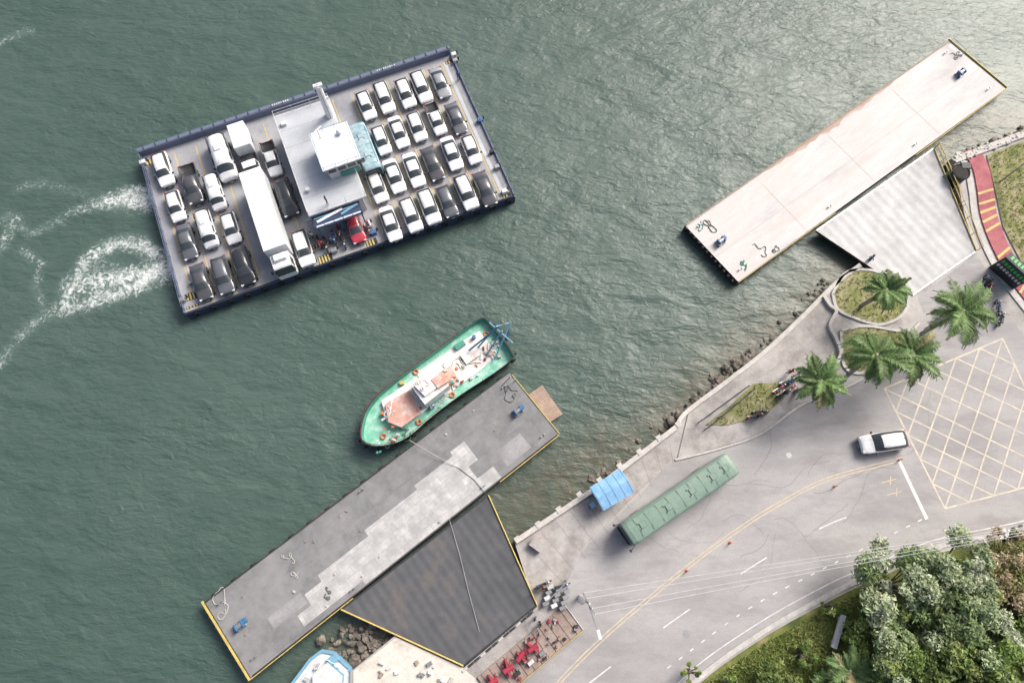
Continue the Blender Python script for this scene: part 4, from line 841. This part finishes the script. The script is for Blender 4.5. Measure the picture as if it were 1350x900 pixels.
def moto_mesh(colr):
    mb=MB()
    for xx in(.65,-.65): mb.torus((xx,0,.3),.25,.06,'rubber','y',16,6); mb.cyl((xx,-.04,.3),(xx,.04,.3),.12,.12,'chrome',8)
    mb.tube([(.65,.08,.3),(.45,.08,.85),(.42,0,.95)],.025,'chrome'); mb.tube([(.65,-.08,.3),(.45,-.08,.85),(.42,0,.95)],.025,'chrome')
    mb.tube([(.4,.36,1.0),(.45,.15,1.02),(.45,-.15,1.02),(.4,-.36,1.0)],.02,'dark'); mb.ball((.2,0,.78),.2,colr,(1.3,.75,.7)); mb.box((-.3,0,.76),(.75,.26,.12),'dark',top=.85)
    mb.box((.0,0,.42),(.45,.25,.3),'steel'); mb.tube([(-.65,0,.3),(-.2,0,.6),(.35,0,.75)],.04,'dark'); mb.tube([(0,.14,.3),(-.8,.18,.38)],.04,'chrome'); mb.ball((.56,0,.88),.1,'lampf'); mb.box((-.75,0,.7),(.25,.16,.08),colr); mb.box((.68,0,.6),(.35,.12,.03),colr)
    for sg in(-1,1): mb.cyl((.4,sg*.3,1.0),(.36,sg*.33,1.15),.01,.01,'dark',4); mb.ball((.36,sg*.33,1.17),.05,'dark',(.3,1,.7),6,5)
    return mb.mesh('motorcycle')
mm=[moto_mesh(k) for k in('carred','carblack','blue')]
for i,(px,py,z,a) in enumerate(((420,318,ZF,ch),(430,322,ZF,ch),(440,312,ZF,ch),(447,305,ZF,ch),(453,318,ZF,ch),(1038,503,ZL+.12,.5),(1042,512,ZL+.12,.6),(1034,518,ZL+.12,.4),(1048,500,ZL+.12,.5),(996,548,ZL+.12,.2),(1003,543,ZL+.12,.2),(1300,372,ZL,1.2),(1304,382,ZL,1.2),(716,770,ZL+.01,.5),(740,772,ZL+.01,.3),(486,300,ZF,ch),(1320,420,ZL,1.2),(1316,405,ZL,1.3),(1028,512,ZL+.12,.5))):
    x,y,_=G(px,py,z+.5); o=link('motorcycle',mm[i%3],(x,y,z+.014),a+R(-.15,.15))
    if i in(2,7,11): person(x-.1*math.cos(a),y-.1*math.sin(a),z-.08,a-math.pi/2,'shirtb' if i==2 else 'shirtk',True)
# ---------------------------------------------------------------- WORK BOAT
zb=1.5
ol=[(636,419),(648,428),(664,446),(677,466),(676,474),(650,494),(610,520),(570,550),(545,572),(525,584),(500,589),(483,586),(476,578),(477,560),(484,540),(500,520),(530,495),(570,466),(605,440)]
P=G2(ol,zb); cxm=sum(p[0] for p in P)/len(P); cym=sum(p[1] for p in P)/len(P)
stern=Vector(G(657,445,zb)); bow=Vector(G(482,578,zb)); ba=math.atan2(bow.y-stern.y,bow.x-stern.x); BF=Frame((cxm,cym),ba)
loc=BF.L2(ol,zb)
ar=sum(loc[i][0]*loc[(i+1)%len(loc)][1]-loc[(i+1)%len(loc)][0]*loc[i][1] for i in range(len(loc)))
if ar<0: loc=loc[::-1]
loc=smoothline(loc+[loc[0]],3)[:-1]
def ins(k): return [(x*k,y*k) for x,y in loc]
mb=MB(); n=len(loc)
def band(p0,z0,p1,z1,mt): mb.add([(x,y,z0) for x,y in p0]+[(x,y,z1) for x,y in p1],[[i,(i+1)%n,n+(i+1)%n,n+i] for i in range(n)],mt)
band(ins(.90),-.6,ins(.96),.45,'redhull'); band(ins(.96),.45,ins(1.0),zb+.35,'hullside'); band(ins(1.0),zb+.35,ins(.982),zb+.36,'dark'); band(ins(.982),zb+.36,ins(.97),.95,'greenedge')
mb.add([(x,y,.95) for x,y in ins(.971)],[list(range(n))],'greendeck')
boat=make(mb,'work_boat',(cxm,cym,0),ba)
mb=MB(); zd=.95
def bp_(pts,z0,z1,mt,side=None): mb.prism(BF.L2(pts,z1),z0,z1,mt,side)
bp_([(548,492),(612,448),(632,436),(656,466),(638,484),(582,526)],zd,zd+.08,'whitedeck')
bp_([(503,528),(548,497),(580,520),(556,545),(530,563),(510,556)],zd,zd+.5,'whitedeck','white')
bp_([(508,532),(540,514),(556,543),(529,563),(512,556)],zd+.5,zd+.9,'salmon','whitedeck')
bp_([(540,506),(572,486),(592,508),(560,533)],zd+.5,zd+2.3,'whitedeck','white')
bp_([(546,508),(566,495),(578,509),(560,522)],zd+2.3,zd+2.6,'white','white')
bp_([(577,492),(594,482),(604,499),(588,509)],zd+.08,zd+.5,'salmon')
bp_([(568,500),(584,490),(592,502),(577,511)],zd+2.3,zd+2.7,'salmon')
bp_([(606,468),(626,455),(634,467),(615,480)],zd+.08,zd+.35,'whitedeck','greenedge')
bp_([(598,455),(610,448),(614,453),(602,461)],zd,zd+.5,'greenedge')
for px,py in((505,545),(520,580),(548,490),(596,520),(625,445),(641,440),(552,556),(505,575),(570,536),(530,505)):
    x,y,_=BF.L(px,py,zd+.2); k=random.random()
    if k<.35: mb.torus((x,y,zd+.12),.25,.08,'orange','z',12,6)
    elif k<.7: mb.box((x,y,zd+.2),(.5,.35,.4),random.choice(['orange','yellow','white','salmon']),R(0,3))
    else: mb.cyl((x,y,zd),(x,y,zd+.6),.2,.2,random.choice(['orange','blue','salmon']),10)
for i in range(90):
    px=R(495,660); py=583-(px-500)*.80+R(-26,16); x,y,_=BF.L(px,py,zd+.1)
    mb.box((x,y,zd+.15+(.0 if px>600 else .45)),(R(.1,.45),R(.08,.35),R(.1,.3)),random.choice(['orange','white','steel','salmon','salmon','rope','redhull','white','greenedge']),R(0,3))
for k in((645,455,.9,'rope'),(600,480,1.0,'rope'),(540,568,.7,'ropedark'),(515,575,.6,'rope'),(620,470,.8,'salmon'),(590,500,.7,'ropedark')): rope(mb,BF.L(k[0],k[1],zd),k[2],zd+.1,k[3],60,.04)
rope(mb,BF.L(522,540,zd+.9),.7,zd+.9,'white',60,.04); rope(mb,BF.L(560,515,zd+.6),.6,zd+2.6,'salmon',50,.03)
make(mb,'superstructure',parent=boat)
mb=MB()
def L3(px,py,z): return BF.L(px,py,z)
mb.tube([L3(630,458,zd),L3(655,430,4.2),L3(672,425,3.8),L3(668,452,zd)],.10,'lblue'); mb.tube([L3(640,470,zd),L3(662,436,4.0)],.09,'lblue'); mb.tube([L3(618,462,1.6),L3(658,430,4.2)],.10,'blue'); mb.tube([L3(645,425,3.5),L3(676,452,3.3)],.08,'lblue'); mb.tube([L3(652,474,1.5),L3(673,424,4)],.09,'lblue')
x,y,_=L3(558,512,zd+2.6); mb.cyl((x,y,zd+2.6),(x,y,7.3),.08,.04,'white',8); mb.box((x,y,5.6),(.1,1.4,.08),'white'); mb.torus((x,y,6.3),.2,.03,'white')
make(mb,'stern_gantry',parent=boat)
mb=MB(); rr=[(x,y,zb+.35) for x,y in ins(.978)]
for i in range(0,n,2): mb.cyl(rr[i],(rr[i][0],rr[i][1],zb+.9),.025,.025,'redhull',5)
mb.tube([(a,b,zb+.9) for a,b,_ in rr+[rr[0]]][:int(n*.62)],.03,'redhull',5)
for i in range(0,n,3): x,y,_=rr[i]; mb.torus((x*1.03,y*1.03,.95),.26,.10,'rubber','y',10,6)
make(mb,'hull_rail',parent=boat)
mb=MB(); q=G2([(386,900),(410,868),(425,857),(440,860),(462,880),(470,905),(440,960),(390,960)],1.0)
mb.prism(q,-.4,1.0,'white','lblue'); mb.strip(q+[q[0]],.28,1.18,'lblue',.3)
mb.prism(G2([(412,890),(432,872),(452,890),(448,940),(415,940)],1.6),1.0,1.7,'offwhite','lblue'); mb.box((*G(440,868,1.2)[:2],1.3),(1.0,.7,.5),'lblue',.6); mb.rail([(*G(398,898,1)[:2],1.1),(*G(425,862,1)[:2],1.1),(*G(460,882,1)[:2],1.1)],.8,'white',step=.8)
for i in range(14): mb.box((*G(R(400,450),R(875,905),1.2)[:2],1.2),(R(.2,.6),R(.1,.4),.3),random.choice(['lblue','steel','white','rope']),R(0,3))
make(mb,'small_boat',world=True)
mb=MB()
for i in range(16):
    x,y,_=G(R(500,600),R(872,900),ZL+.1); mb.box((x,y,ZL+.16),(R(.15,.6),R(.1,.35),R(.1,.3)),random.choice(['steel','white','brownply','rope','offwhite']),R(0,3))
make(mb,'fishing_gear',world=True)
# ---------------------------------------------------------------- STREET FURNITURE
x,y,_=G(807,645,ZL+2.3); a=Vector(G(795,668,ZL+2.3));b=Vector(G(836,643,ZL+2.3)); ka=math.atan2((b-a).y,(b-a).x)
mb=MB(); w,l=1.3,1.8
mb.add([(-l,-w,2.1),(l,-w,2.1),(l,0,2.6),(-l,0,2.6),(-l,w,2.1),(l,w,2.1)],[[0,1,2,3],[3,2,5,4],[0,3,4],[1,5,2]],'tarp')
mb.add([(-l,-w,1.85),(l,-w,1.85),(l,-w,2.1),(-l,-w,2.1),(-l,w,1.85),(l,w,1.85),(l,w,2.1),(-l,w,2.1)],[[0,1,2,3],[5,4,7,6],[4,0,3,7],[1,5,6,2]],'tarp')
for i in range(5): mb.tube([(-l+.1+i*.85,-w,2.12),(-l+.1+i*.85,0,2.62),(-l+.1+i*.85,w,2.12)],.02,'tarp',5)
for sx in(-1,1):
    for sy in(-1,1): mb.cyl((sx*(l-.1),sy*(w-.1),0),(sx*(l-.1),sy*(w-.1),2.1),.04,.04,'steel',6)
mb.box((-.2,.5,.5),(2.4,.7,.95),'offwhite'); mb.box((-.2,.5,1.0),(2.6,.9,.06),'steel'); mb.box((-l-.4,-.3,.45),(.5,.5,.6),'tarp'); mb.box((.9,-.6,.35),(.45,.45,.7),'redmach')
make(mb,'market_stall',(x,y,ZL+.01),ka)
mb=MB(); x,y,_=G(708,718,ZL+.5); mb.box((x,y,ZL+.35),(1.3,.8,.7),'deckbrown',-.6); mb.box((x,y,ZL+.73),(1.4,.9,.06),'pave',-.6); make(mb,'storage_crate',world=True)
PB=Vector(G(764,786,ZL))
mb=MB(); mb.cyl((0,0,0),(0,0,9.2),.17,.11,'seawall',12); mb.box((0,0,8.8),(.12,2.0,.12),'steel',.5); mb.box((0,0,8.0),(.12,1.8,.12),'steel',.5); mb.cyl((-.5,.1,6.2),(-.5,.1,7.4),.32,.32,'steel',14)
for sg in(-1,-.5,.5,1): mb.cyl((-sg*.45,sg*.85,8.86),(-sg*.45,sg*.85,9.1),.06,.04,'offwhite',8)
mb.tube([(0,0,7.6),(.3,-1.0,8.2),(.7,-2.2,8.3)],.05,'steel'); mb.box((.8,-2.5,8.28),(.3,.8,.14),'offwhite',.25); make(mb,'utility_pole',(PB.x,PB.y,ZL))
mb=MB()
for i,(dy,ez,ex) in enumerate(((.85,0,(1400,688)),(.4,.1,(1400,690)),(-.4,0,(1400,693)),(-.85,-.1,(1400,696)))):
    a=Vector((PB.x-dy*.5,PB.y+dy,ZL+8.9)); e=Vector(G(ex[0],ex[1],ZL+9+ez))
    mb.tube([a.lerp(e,t/24)-Vector((0,0,(1.0+.15*i)*4*(t/24)*(1-t/24))) for t in range(25)],.022,'cable',4)
make(mb,'overhead_cables',world=True)
mb=MB(); x,y,_=G(733,782,ZL+.6)
for i in range(3):
    for j in range(4): mb.box((x-1+i*.8+j*.15,y-.9+j*.5-i*.2,ZL+.3+R(0,.3)),(.6,.38,.4+R(0,.3)),random.choice(['steel','offwhite','steel','rope']),.45)
mb.tube([(x-1.3,y-1,ZL),(x-1.3,y-1,ZL+2),(x+1,y+1.2,ZL+2),(x+1,y+1.2,ZL)],.05,'steel'); make(mb,'crate_stack',world=True)
pf=Vector(G(650,902,ZL+.3)); pe=Vector(G(748,820,ZL+.3)); pa=math.atan2((pe-pf).y,(pe-pf).x); pc=(pf+pe)/2
mb=MB(); mb.box((0,0,.2),(10.5,2.8,.25),'deckbrown'); mb.strip([(-5.2,-1.45),(5.2,-1.45)],.06,.42,'yellow',.3); mb.strip([(5.25,-1.4),(5.25,1.4)],.08,.42,'offwhite',.3)
for i in range(12): mb.box((-4.8+i*.85,0,.335),(.05,2.7,.02),'dark')
for i in range(4):
    xx=-4.2+i*1.55+R(-.3,.3); mb.box((xx,.35,.7),(.18,R(1,1.6),.7),'redmach',R(-.4,.4)); mb.cyl((xx-.5,.3,.9),(xx+.5,R(0,.6),.9),.24,.24,'redmach',12); mb.box((xx+.4,-.6,.6),(.6,.35,.4),random.choice(['steel','dark','offwhite'])) ; mb.tube([(xx,-.9,.4),(xx+R(.2,1),.8,1.2)],.05,'redmach')
for i in range(46): mb.box((R(-5,5),R(-1.2,1.2),.5),(R(.12,.4),R(.1,.3),R(.1,.4)),random.choice(['redmach','dark','steel','offwhite','brownply','deckbrown']),R(0,3))
make(mb,'winch_platform',(pc.x,pc.y,ZL),pa)
mb=MB()
for a_,b_ in(((928,552),(988,508)),((936,562),(996,512))): mb.tube([G(*a_,ZL+2.2),G(*b_,ZL+2.2)],.07,'dark')
for t in(0,.33,.66,1):
    for a_,b_ in(((928,552),(988,508)),((936,562),(996,512))):
        p_=Vector(G(*a_,ZL+2.2)).lerp(Vector(G(*b_,ZL+2.2)),t); mb.cyl((p_.x,p_.y,ZL),(p_.x,p_.y,ZL+2.2),.06,.06,'dark',6)
make(mb,'pergola_frame',world=True)
mb=MB(); mb.box((0,0,1.6),(3.4,.35,3.0),'dark'); mb.box((0,.0,3.12),(3.5,.9,.1),'dark')
for i in range(8): mb.box((-1.4+i*.4,-.2,2.2),(.24,.06,.5),'greensign'); mb.box((-1.4+i*.4,-.2,1.4),(.24,.06,.4),'offwhite')
for i in range(6): mb.box((-1.2+i*.45,0,3.19),(.28,.5,.04),'greensign')
x,y,_=G(1345,352,ZL+3); make(mb,'sign_board',(x,y,ZL),-.9)
mb=MB(); mb.box((0,0,.55),(.5,3.2,.3),'white',0); mb.box((0,1.1,.2),(.4,.4,.4),'kerb'); mb.box((0,-1.1,.2),(.4,.4,.4),'kerb'); x,y,_=G(1106,832,ZL+1); make(mb,'concrete_bench',(x,y,ZL+.35),-.42)
for px,py in((1146,342),(1193,372)):
    mb=MB(); mb.cyl((0,0,0),(0,0,1.1),.14,.11,'yellow',10); mb.ball((0,0,1.1),.13,'dark'); x,y,_=G(px,py,ZL); make(mb,'mooring_bollard',(x,y,ZL))
mb=MB(); x,y,_=G(1318,240,ZL); mb.cyl((0,0,0),(0,0,6.5),.1,.06,'steel',8); mb.tube([(0,0,6.4),(1,.6,6.9),(2.0,1.2,6.9)],.05,'steel'); mb.box((2.2,1.3,6.88),(.8,.3,.14),'offwhite',.5); make(mb,'street_lamp',(x,y,ZL))
# ---------------------------------------------------------------- PALMS
def palm(px,py,hh,rad,nf=24):
    x,y,zc=G(px,py,ZL+hh); lean=(R(-.5,.5),R(-.4,.4))
    mb=MB(); mb.tube([(-lean[0]*(1-t)**2,-lean[1]*(1-t)**2,t*hh-.05) for t in[i/8 for i in range(9)]],.24,'trunk',10,.13)
    for i in range(12): t=i/12; mb.torus((-lean[0]*(1-t)**2,-lean[1]*(1-t)**2,t*hh),.22-.1*t,.025,'bark','z',10,4)
    mb.ball((0,0,hh),.28,'trunk')
    o=make(mb,'palm_tree',(x,y,ZL))
    V=[];Fc=[];C=[]
    for i in range(nf):
        az=i*2.399+R(-.25,.25); el=R(.0,1.15)*(1-.3*(i/nf)); ln=rad*R(.75,1.15); dr=R(.9,1.6)
        prev=Vector((0,0,hh+.1)); pts=[prev]; e=el; sw=R(-.4,.4)
        S=14
        for k in range(S):
            e-=dr/S*(.5+k/S); az2=az+sw*k/S; prev=prev+Vector((math.cos(az2)*math.cos(e),math.sin(az2)*math.cos(e),math.sin(e)))*(ln/S); pts.append(prev)
        tone=np.array([.16,.255,.09])*R(.6,1.4) if R(0,1)<.93 else np.array([.34,.31,.16])
        for k in range(S):
            a,b=pts[k],pts[k+1]; d=(b-a).normalized(); sd=d.cross(Vector((0,0,1))).normalized(); upv=sd.cross(d)
            w=.03*(1-k/S)+.01; bb=len(V); V+= [a+sd*w,b+sd*w,b-sd*w,a-sd*w]; Fc.append([bb,bb+1,bb+2,bb+3]); C+=[np.array([.32,.34,.16])]*4
            if k<1: continue
            for q in range(3):
                p_=a.lerp(b,q/3); tt=(k+q/3)/S; ll=ln*.25*math.sin(min(1,tt*1.05+.12)*math.pi)**.6*R(.7,1.15)+.1
                for sg in(-1,1):
                    dirv=(d*.8+sd*sg*1.0+upv*R(-.1,.4)).normalized(); m_=p_+dirv*ll*.55; en=p_+dirv*ll+Vector((0,0,-.28*ll*R(.6,1.8))); wv=d*.040
                    bb=len(V); V+=[p_-wv,p_+wv,m_+wv*1.1,m_-wv*1.1,en]; Fc.append([bb,bb+1,bb+2,bb+3]); Fc.append([bb+3,bb+2,bb+4]); tn=tone*R(.65,1.4); C+=[tn]*5
    me=bpy.data.meshes.new('fronds'); me.from_pydata([tuple(v) for v in V],[],Fc); at=me.attributes.new('tone','FLOAT_COLOR','POINT'); cc=np.ones((len(V),4),np.float32); cc[:,:3]=np.array(C); at.data.foreach_set('color',cc.reshape(-1)); me.materials.append(M['leaf'])
    link('fronds',me,parent=o)
for t in((1168,382,5.0,2.6),(1269,410,6.5,3.9),(1155,468,6.5,3.7),(1203,468,6.0,3.3),(1082,502,5.5,3.0)): palm(*t)
# ---------------------------------------------------------------- TREES & BANK
bank=smoothline(G2([(1500,662),(1350,704),(1232,730),(1152,764),(1102,787),(1003,842),(910,912),(850,1000)],ZL))+[(0,-60),(200,-60),(260,10)]
mb=MB(); mb.prism(bank,ZL-.05,ZL+.10,'bank','kerb'); make(mb,'grass_bank')
lawnp=G2([(925,905),(1005,850),(1105,795),(1150,772),(1160,800),(1100,860),(1040,930),(930,960)],ZL)
tufts('grass',lawnp,15000,ZL+.1,.28,((.17,.24,.05),(.40,.43,.16)),.3)
def blobs_cloud(blobs,n,size,pal,flat=.75):
    C=[];Nn=[];Cc=[];w=np.array([b[3]**2 for b in blobs]); w/=w.sum(); cnt=rng.multinomial(n,w)
    for b,k in zip(blobs,cnt):
        if k==0: continue
        d=rng.normal(size=(k,3)); d/=np.linalg.norm(d,axis=1)[:,None]; d[:,2]=np.where(d[:,2]<-.2,-d[:,2],d[:,2])
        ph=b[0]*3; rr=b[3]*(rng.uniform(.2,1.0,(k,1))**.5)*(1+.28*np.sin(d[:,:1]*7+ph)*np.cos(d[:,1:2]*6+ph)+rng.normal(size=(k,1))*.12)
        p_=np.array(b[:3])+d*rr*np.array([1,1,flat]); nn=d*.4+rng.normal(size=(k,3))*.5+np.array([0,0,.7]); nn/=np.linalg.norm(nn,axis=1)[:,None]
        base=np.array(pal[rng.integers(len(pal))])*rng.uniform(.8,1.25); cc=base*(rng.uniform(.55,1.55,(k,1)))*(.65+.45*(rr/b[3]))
        C.append(p_);Nn.append(nn);Cc.append(np.clip(cc,0,.7))
    C=np.concatenate(C);return C,rng.uniform(size*.5,size*1.4,len(C)),np.concatenate(Nn),np.concatenate(Cc)
def tree(px,py,hh,rad,n,pal,size=.22,name='broadleaf_tree',asp=.42,nb=34):
    x,y,_=G(px,py,ZL+hh*.8); mb=MB(); mb.tube([(0,0,0),(.1,.1,hh*.35),(-.1,.15,hh*.7)],.26,'bark',8,.12)
    blobs=[]
    for i in range(nb):
        a=R(0,6.28); r=rad*math.sqrt(R(0,1))*1.0; z=hh*.62+R(-.22,.3)*hh*(1-.5*(r/rad)**2); blobs.append((x+r*math.cos(a),y+r*math.sin(a),ZL+z,rad*R(.12,.30)))
    for b in blobs[:18]: mb.tube([(0,0,hh*.35),((b[0]-x)*.5,(b[1]-y)*.5,hh*.5),(b[0]-x,b[1]-y,b[2]-ZL)],.08,'bark',5,.03)
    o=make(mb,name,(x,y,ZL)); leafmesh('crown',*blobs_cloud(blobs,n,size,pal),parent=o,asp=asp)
g1=[(.29,.36,.20),(.37,.44,.27),(.43,.49,.34),(.19,.26,.11),(.25,.32,.15)]; g2=[(.16,.24,.06),(.22,.30,.09),(.29,.35,.12),(.11,.17,.04)]; g3=[(.10,.15,.04),(.15,.21,.05)]; g4=[(.33,.26,.16),(.27,.26,.11),(.39,.33,.22),(.2,.24,.08)]
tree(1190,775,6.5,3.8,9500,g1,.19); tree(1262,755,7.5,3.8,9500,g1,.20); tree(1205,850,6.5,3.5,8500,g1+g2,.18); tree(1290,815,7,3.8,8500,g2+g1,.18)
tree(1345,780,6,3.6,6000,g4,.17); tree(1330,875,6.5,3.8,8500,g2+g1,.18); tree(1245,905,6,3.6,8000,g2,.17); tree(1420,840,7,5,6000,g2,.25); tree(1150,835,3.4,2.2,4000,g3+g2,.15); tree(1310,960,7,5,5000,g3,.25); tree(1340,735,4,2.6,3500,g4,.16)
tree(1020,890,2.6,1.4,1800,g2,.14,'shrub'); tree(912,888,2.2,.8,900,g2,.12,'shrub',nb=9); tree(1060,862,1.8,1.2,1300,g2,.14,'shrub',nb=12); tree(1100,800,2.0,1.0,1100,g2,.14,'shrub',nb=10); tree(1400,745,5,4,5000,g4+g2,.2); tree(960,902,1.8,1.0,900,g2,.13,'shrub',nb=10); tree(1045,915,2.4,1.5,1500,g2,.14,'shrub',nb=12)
up=G2([(1150,775),(1232,742),(1350,712),(1480,690),(1480,980),(1050,980),(1080,890),(1130,850)],ZL)
bl=[(a,b,ZL+R(.2,2.4),R(.3,.9)) for a,b in samp(up,340)]
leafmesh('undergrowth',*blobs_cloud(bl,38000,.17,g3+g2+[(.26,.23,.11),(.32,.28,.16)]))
palm(1120,884,2.6,2.4,22); palm(1090,905,1.8,1.8,16); palm(1165,895,2.6,2.2,18)
mb=MB()
for i in range(34):
    p_=Vector(G(1285,716,ZL)).lerp(Vector(G(1365,694,ZL)),i/33); mb.box((p_.x+R(-.3,.3),p_.y+R(-.3,.5),ZL+.3),(R(.3,.8),R(.2,.5),R(.3,.6)),random.choice(['seawall','kerb','white']),R(0,3))
make(mb,'rubble_wall',world=True)
# ---------------------------------------------------------------- CAMERA & LIGHT
cd=bpy.data.cameras.new('camera'); cd.sensor_width=36; cd.lens=24; cd.clip_end=8000; cd.clip_start=.5
co=bpy.data.objects.new('camera',cd); scene.collection.objects.link(co); co.location=(0,0,CH); co.rotation_euler=(TH,0,0); scene.camera=co
el,az=math.radians(43),math.radians(47)
sv=Vector((math.sin(az)*math.cos(el),math.cos(az)*math.cos(el),math.sin(el)))
sl=bpy.data.lights.new('sun','SUN'); sl.energy=3.3; sl.angle=math.radians(26); sl.color=(1,.97,.94)
so=bpy.data.objects.new('sun',sl); scene.collection.objects.link(so); so.rotation_euler=sv.to_track_quat('Z','Y').to_euler(); so.location=sv*150
w=bpy.data.worlds.new('World'); scene.world=w; w.use_nodes=True; nt=w.node_tree
sk=nt.nodes.new('ShaderNodeTexSky'); sk.sky_type='NISHITA'; sk.sun_disc=False; sk.sun_elevation=el; sk.sun_rotation=az; sk.dust_density=8; sk.air_density=1
bg=nt.nodes['Background']; nt.links.new(sk.outputs[0],bg.inputs[0]); bg.inputs[1].default_value=.15
scene.view_settings.view_transform='Standard'; scene.view_settings.look='None'; scene.view_settings.exposure=0
print('objects',len(bpy.data.objects))
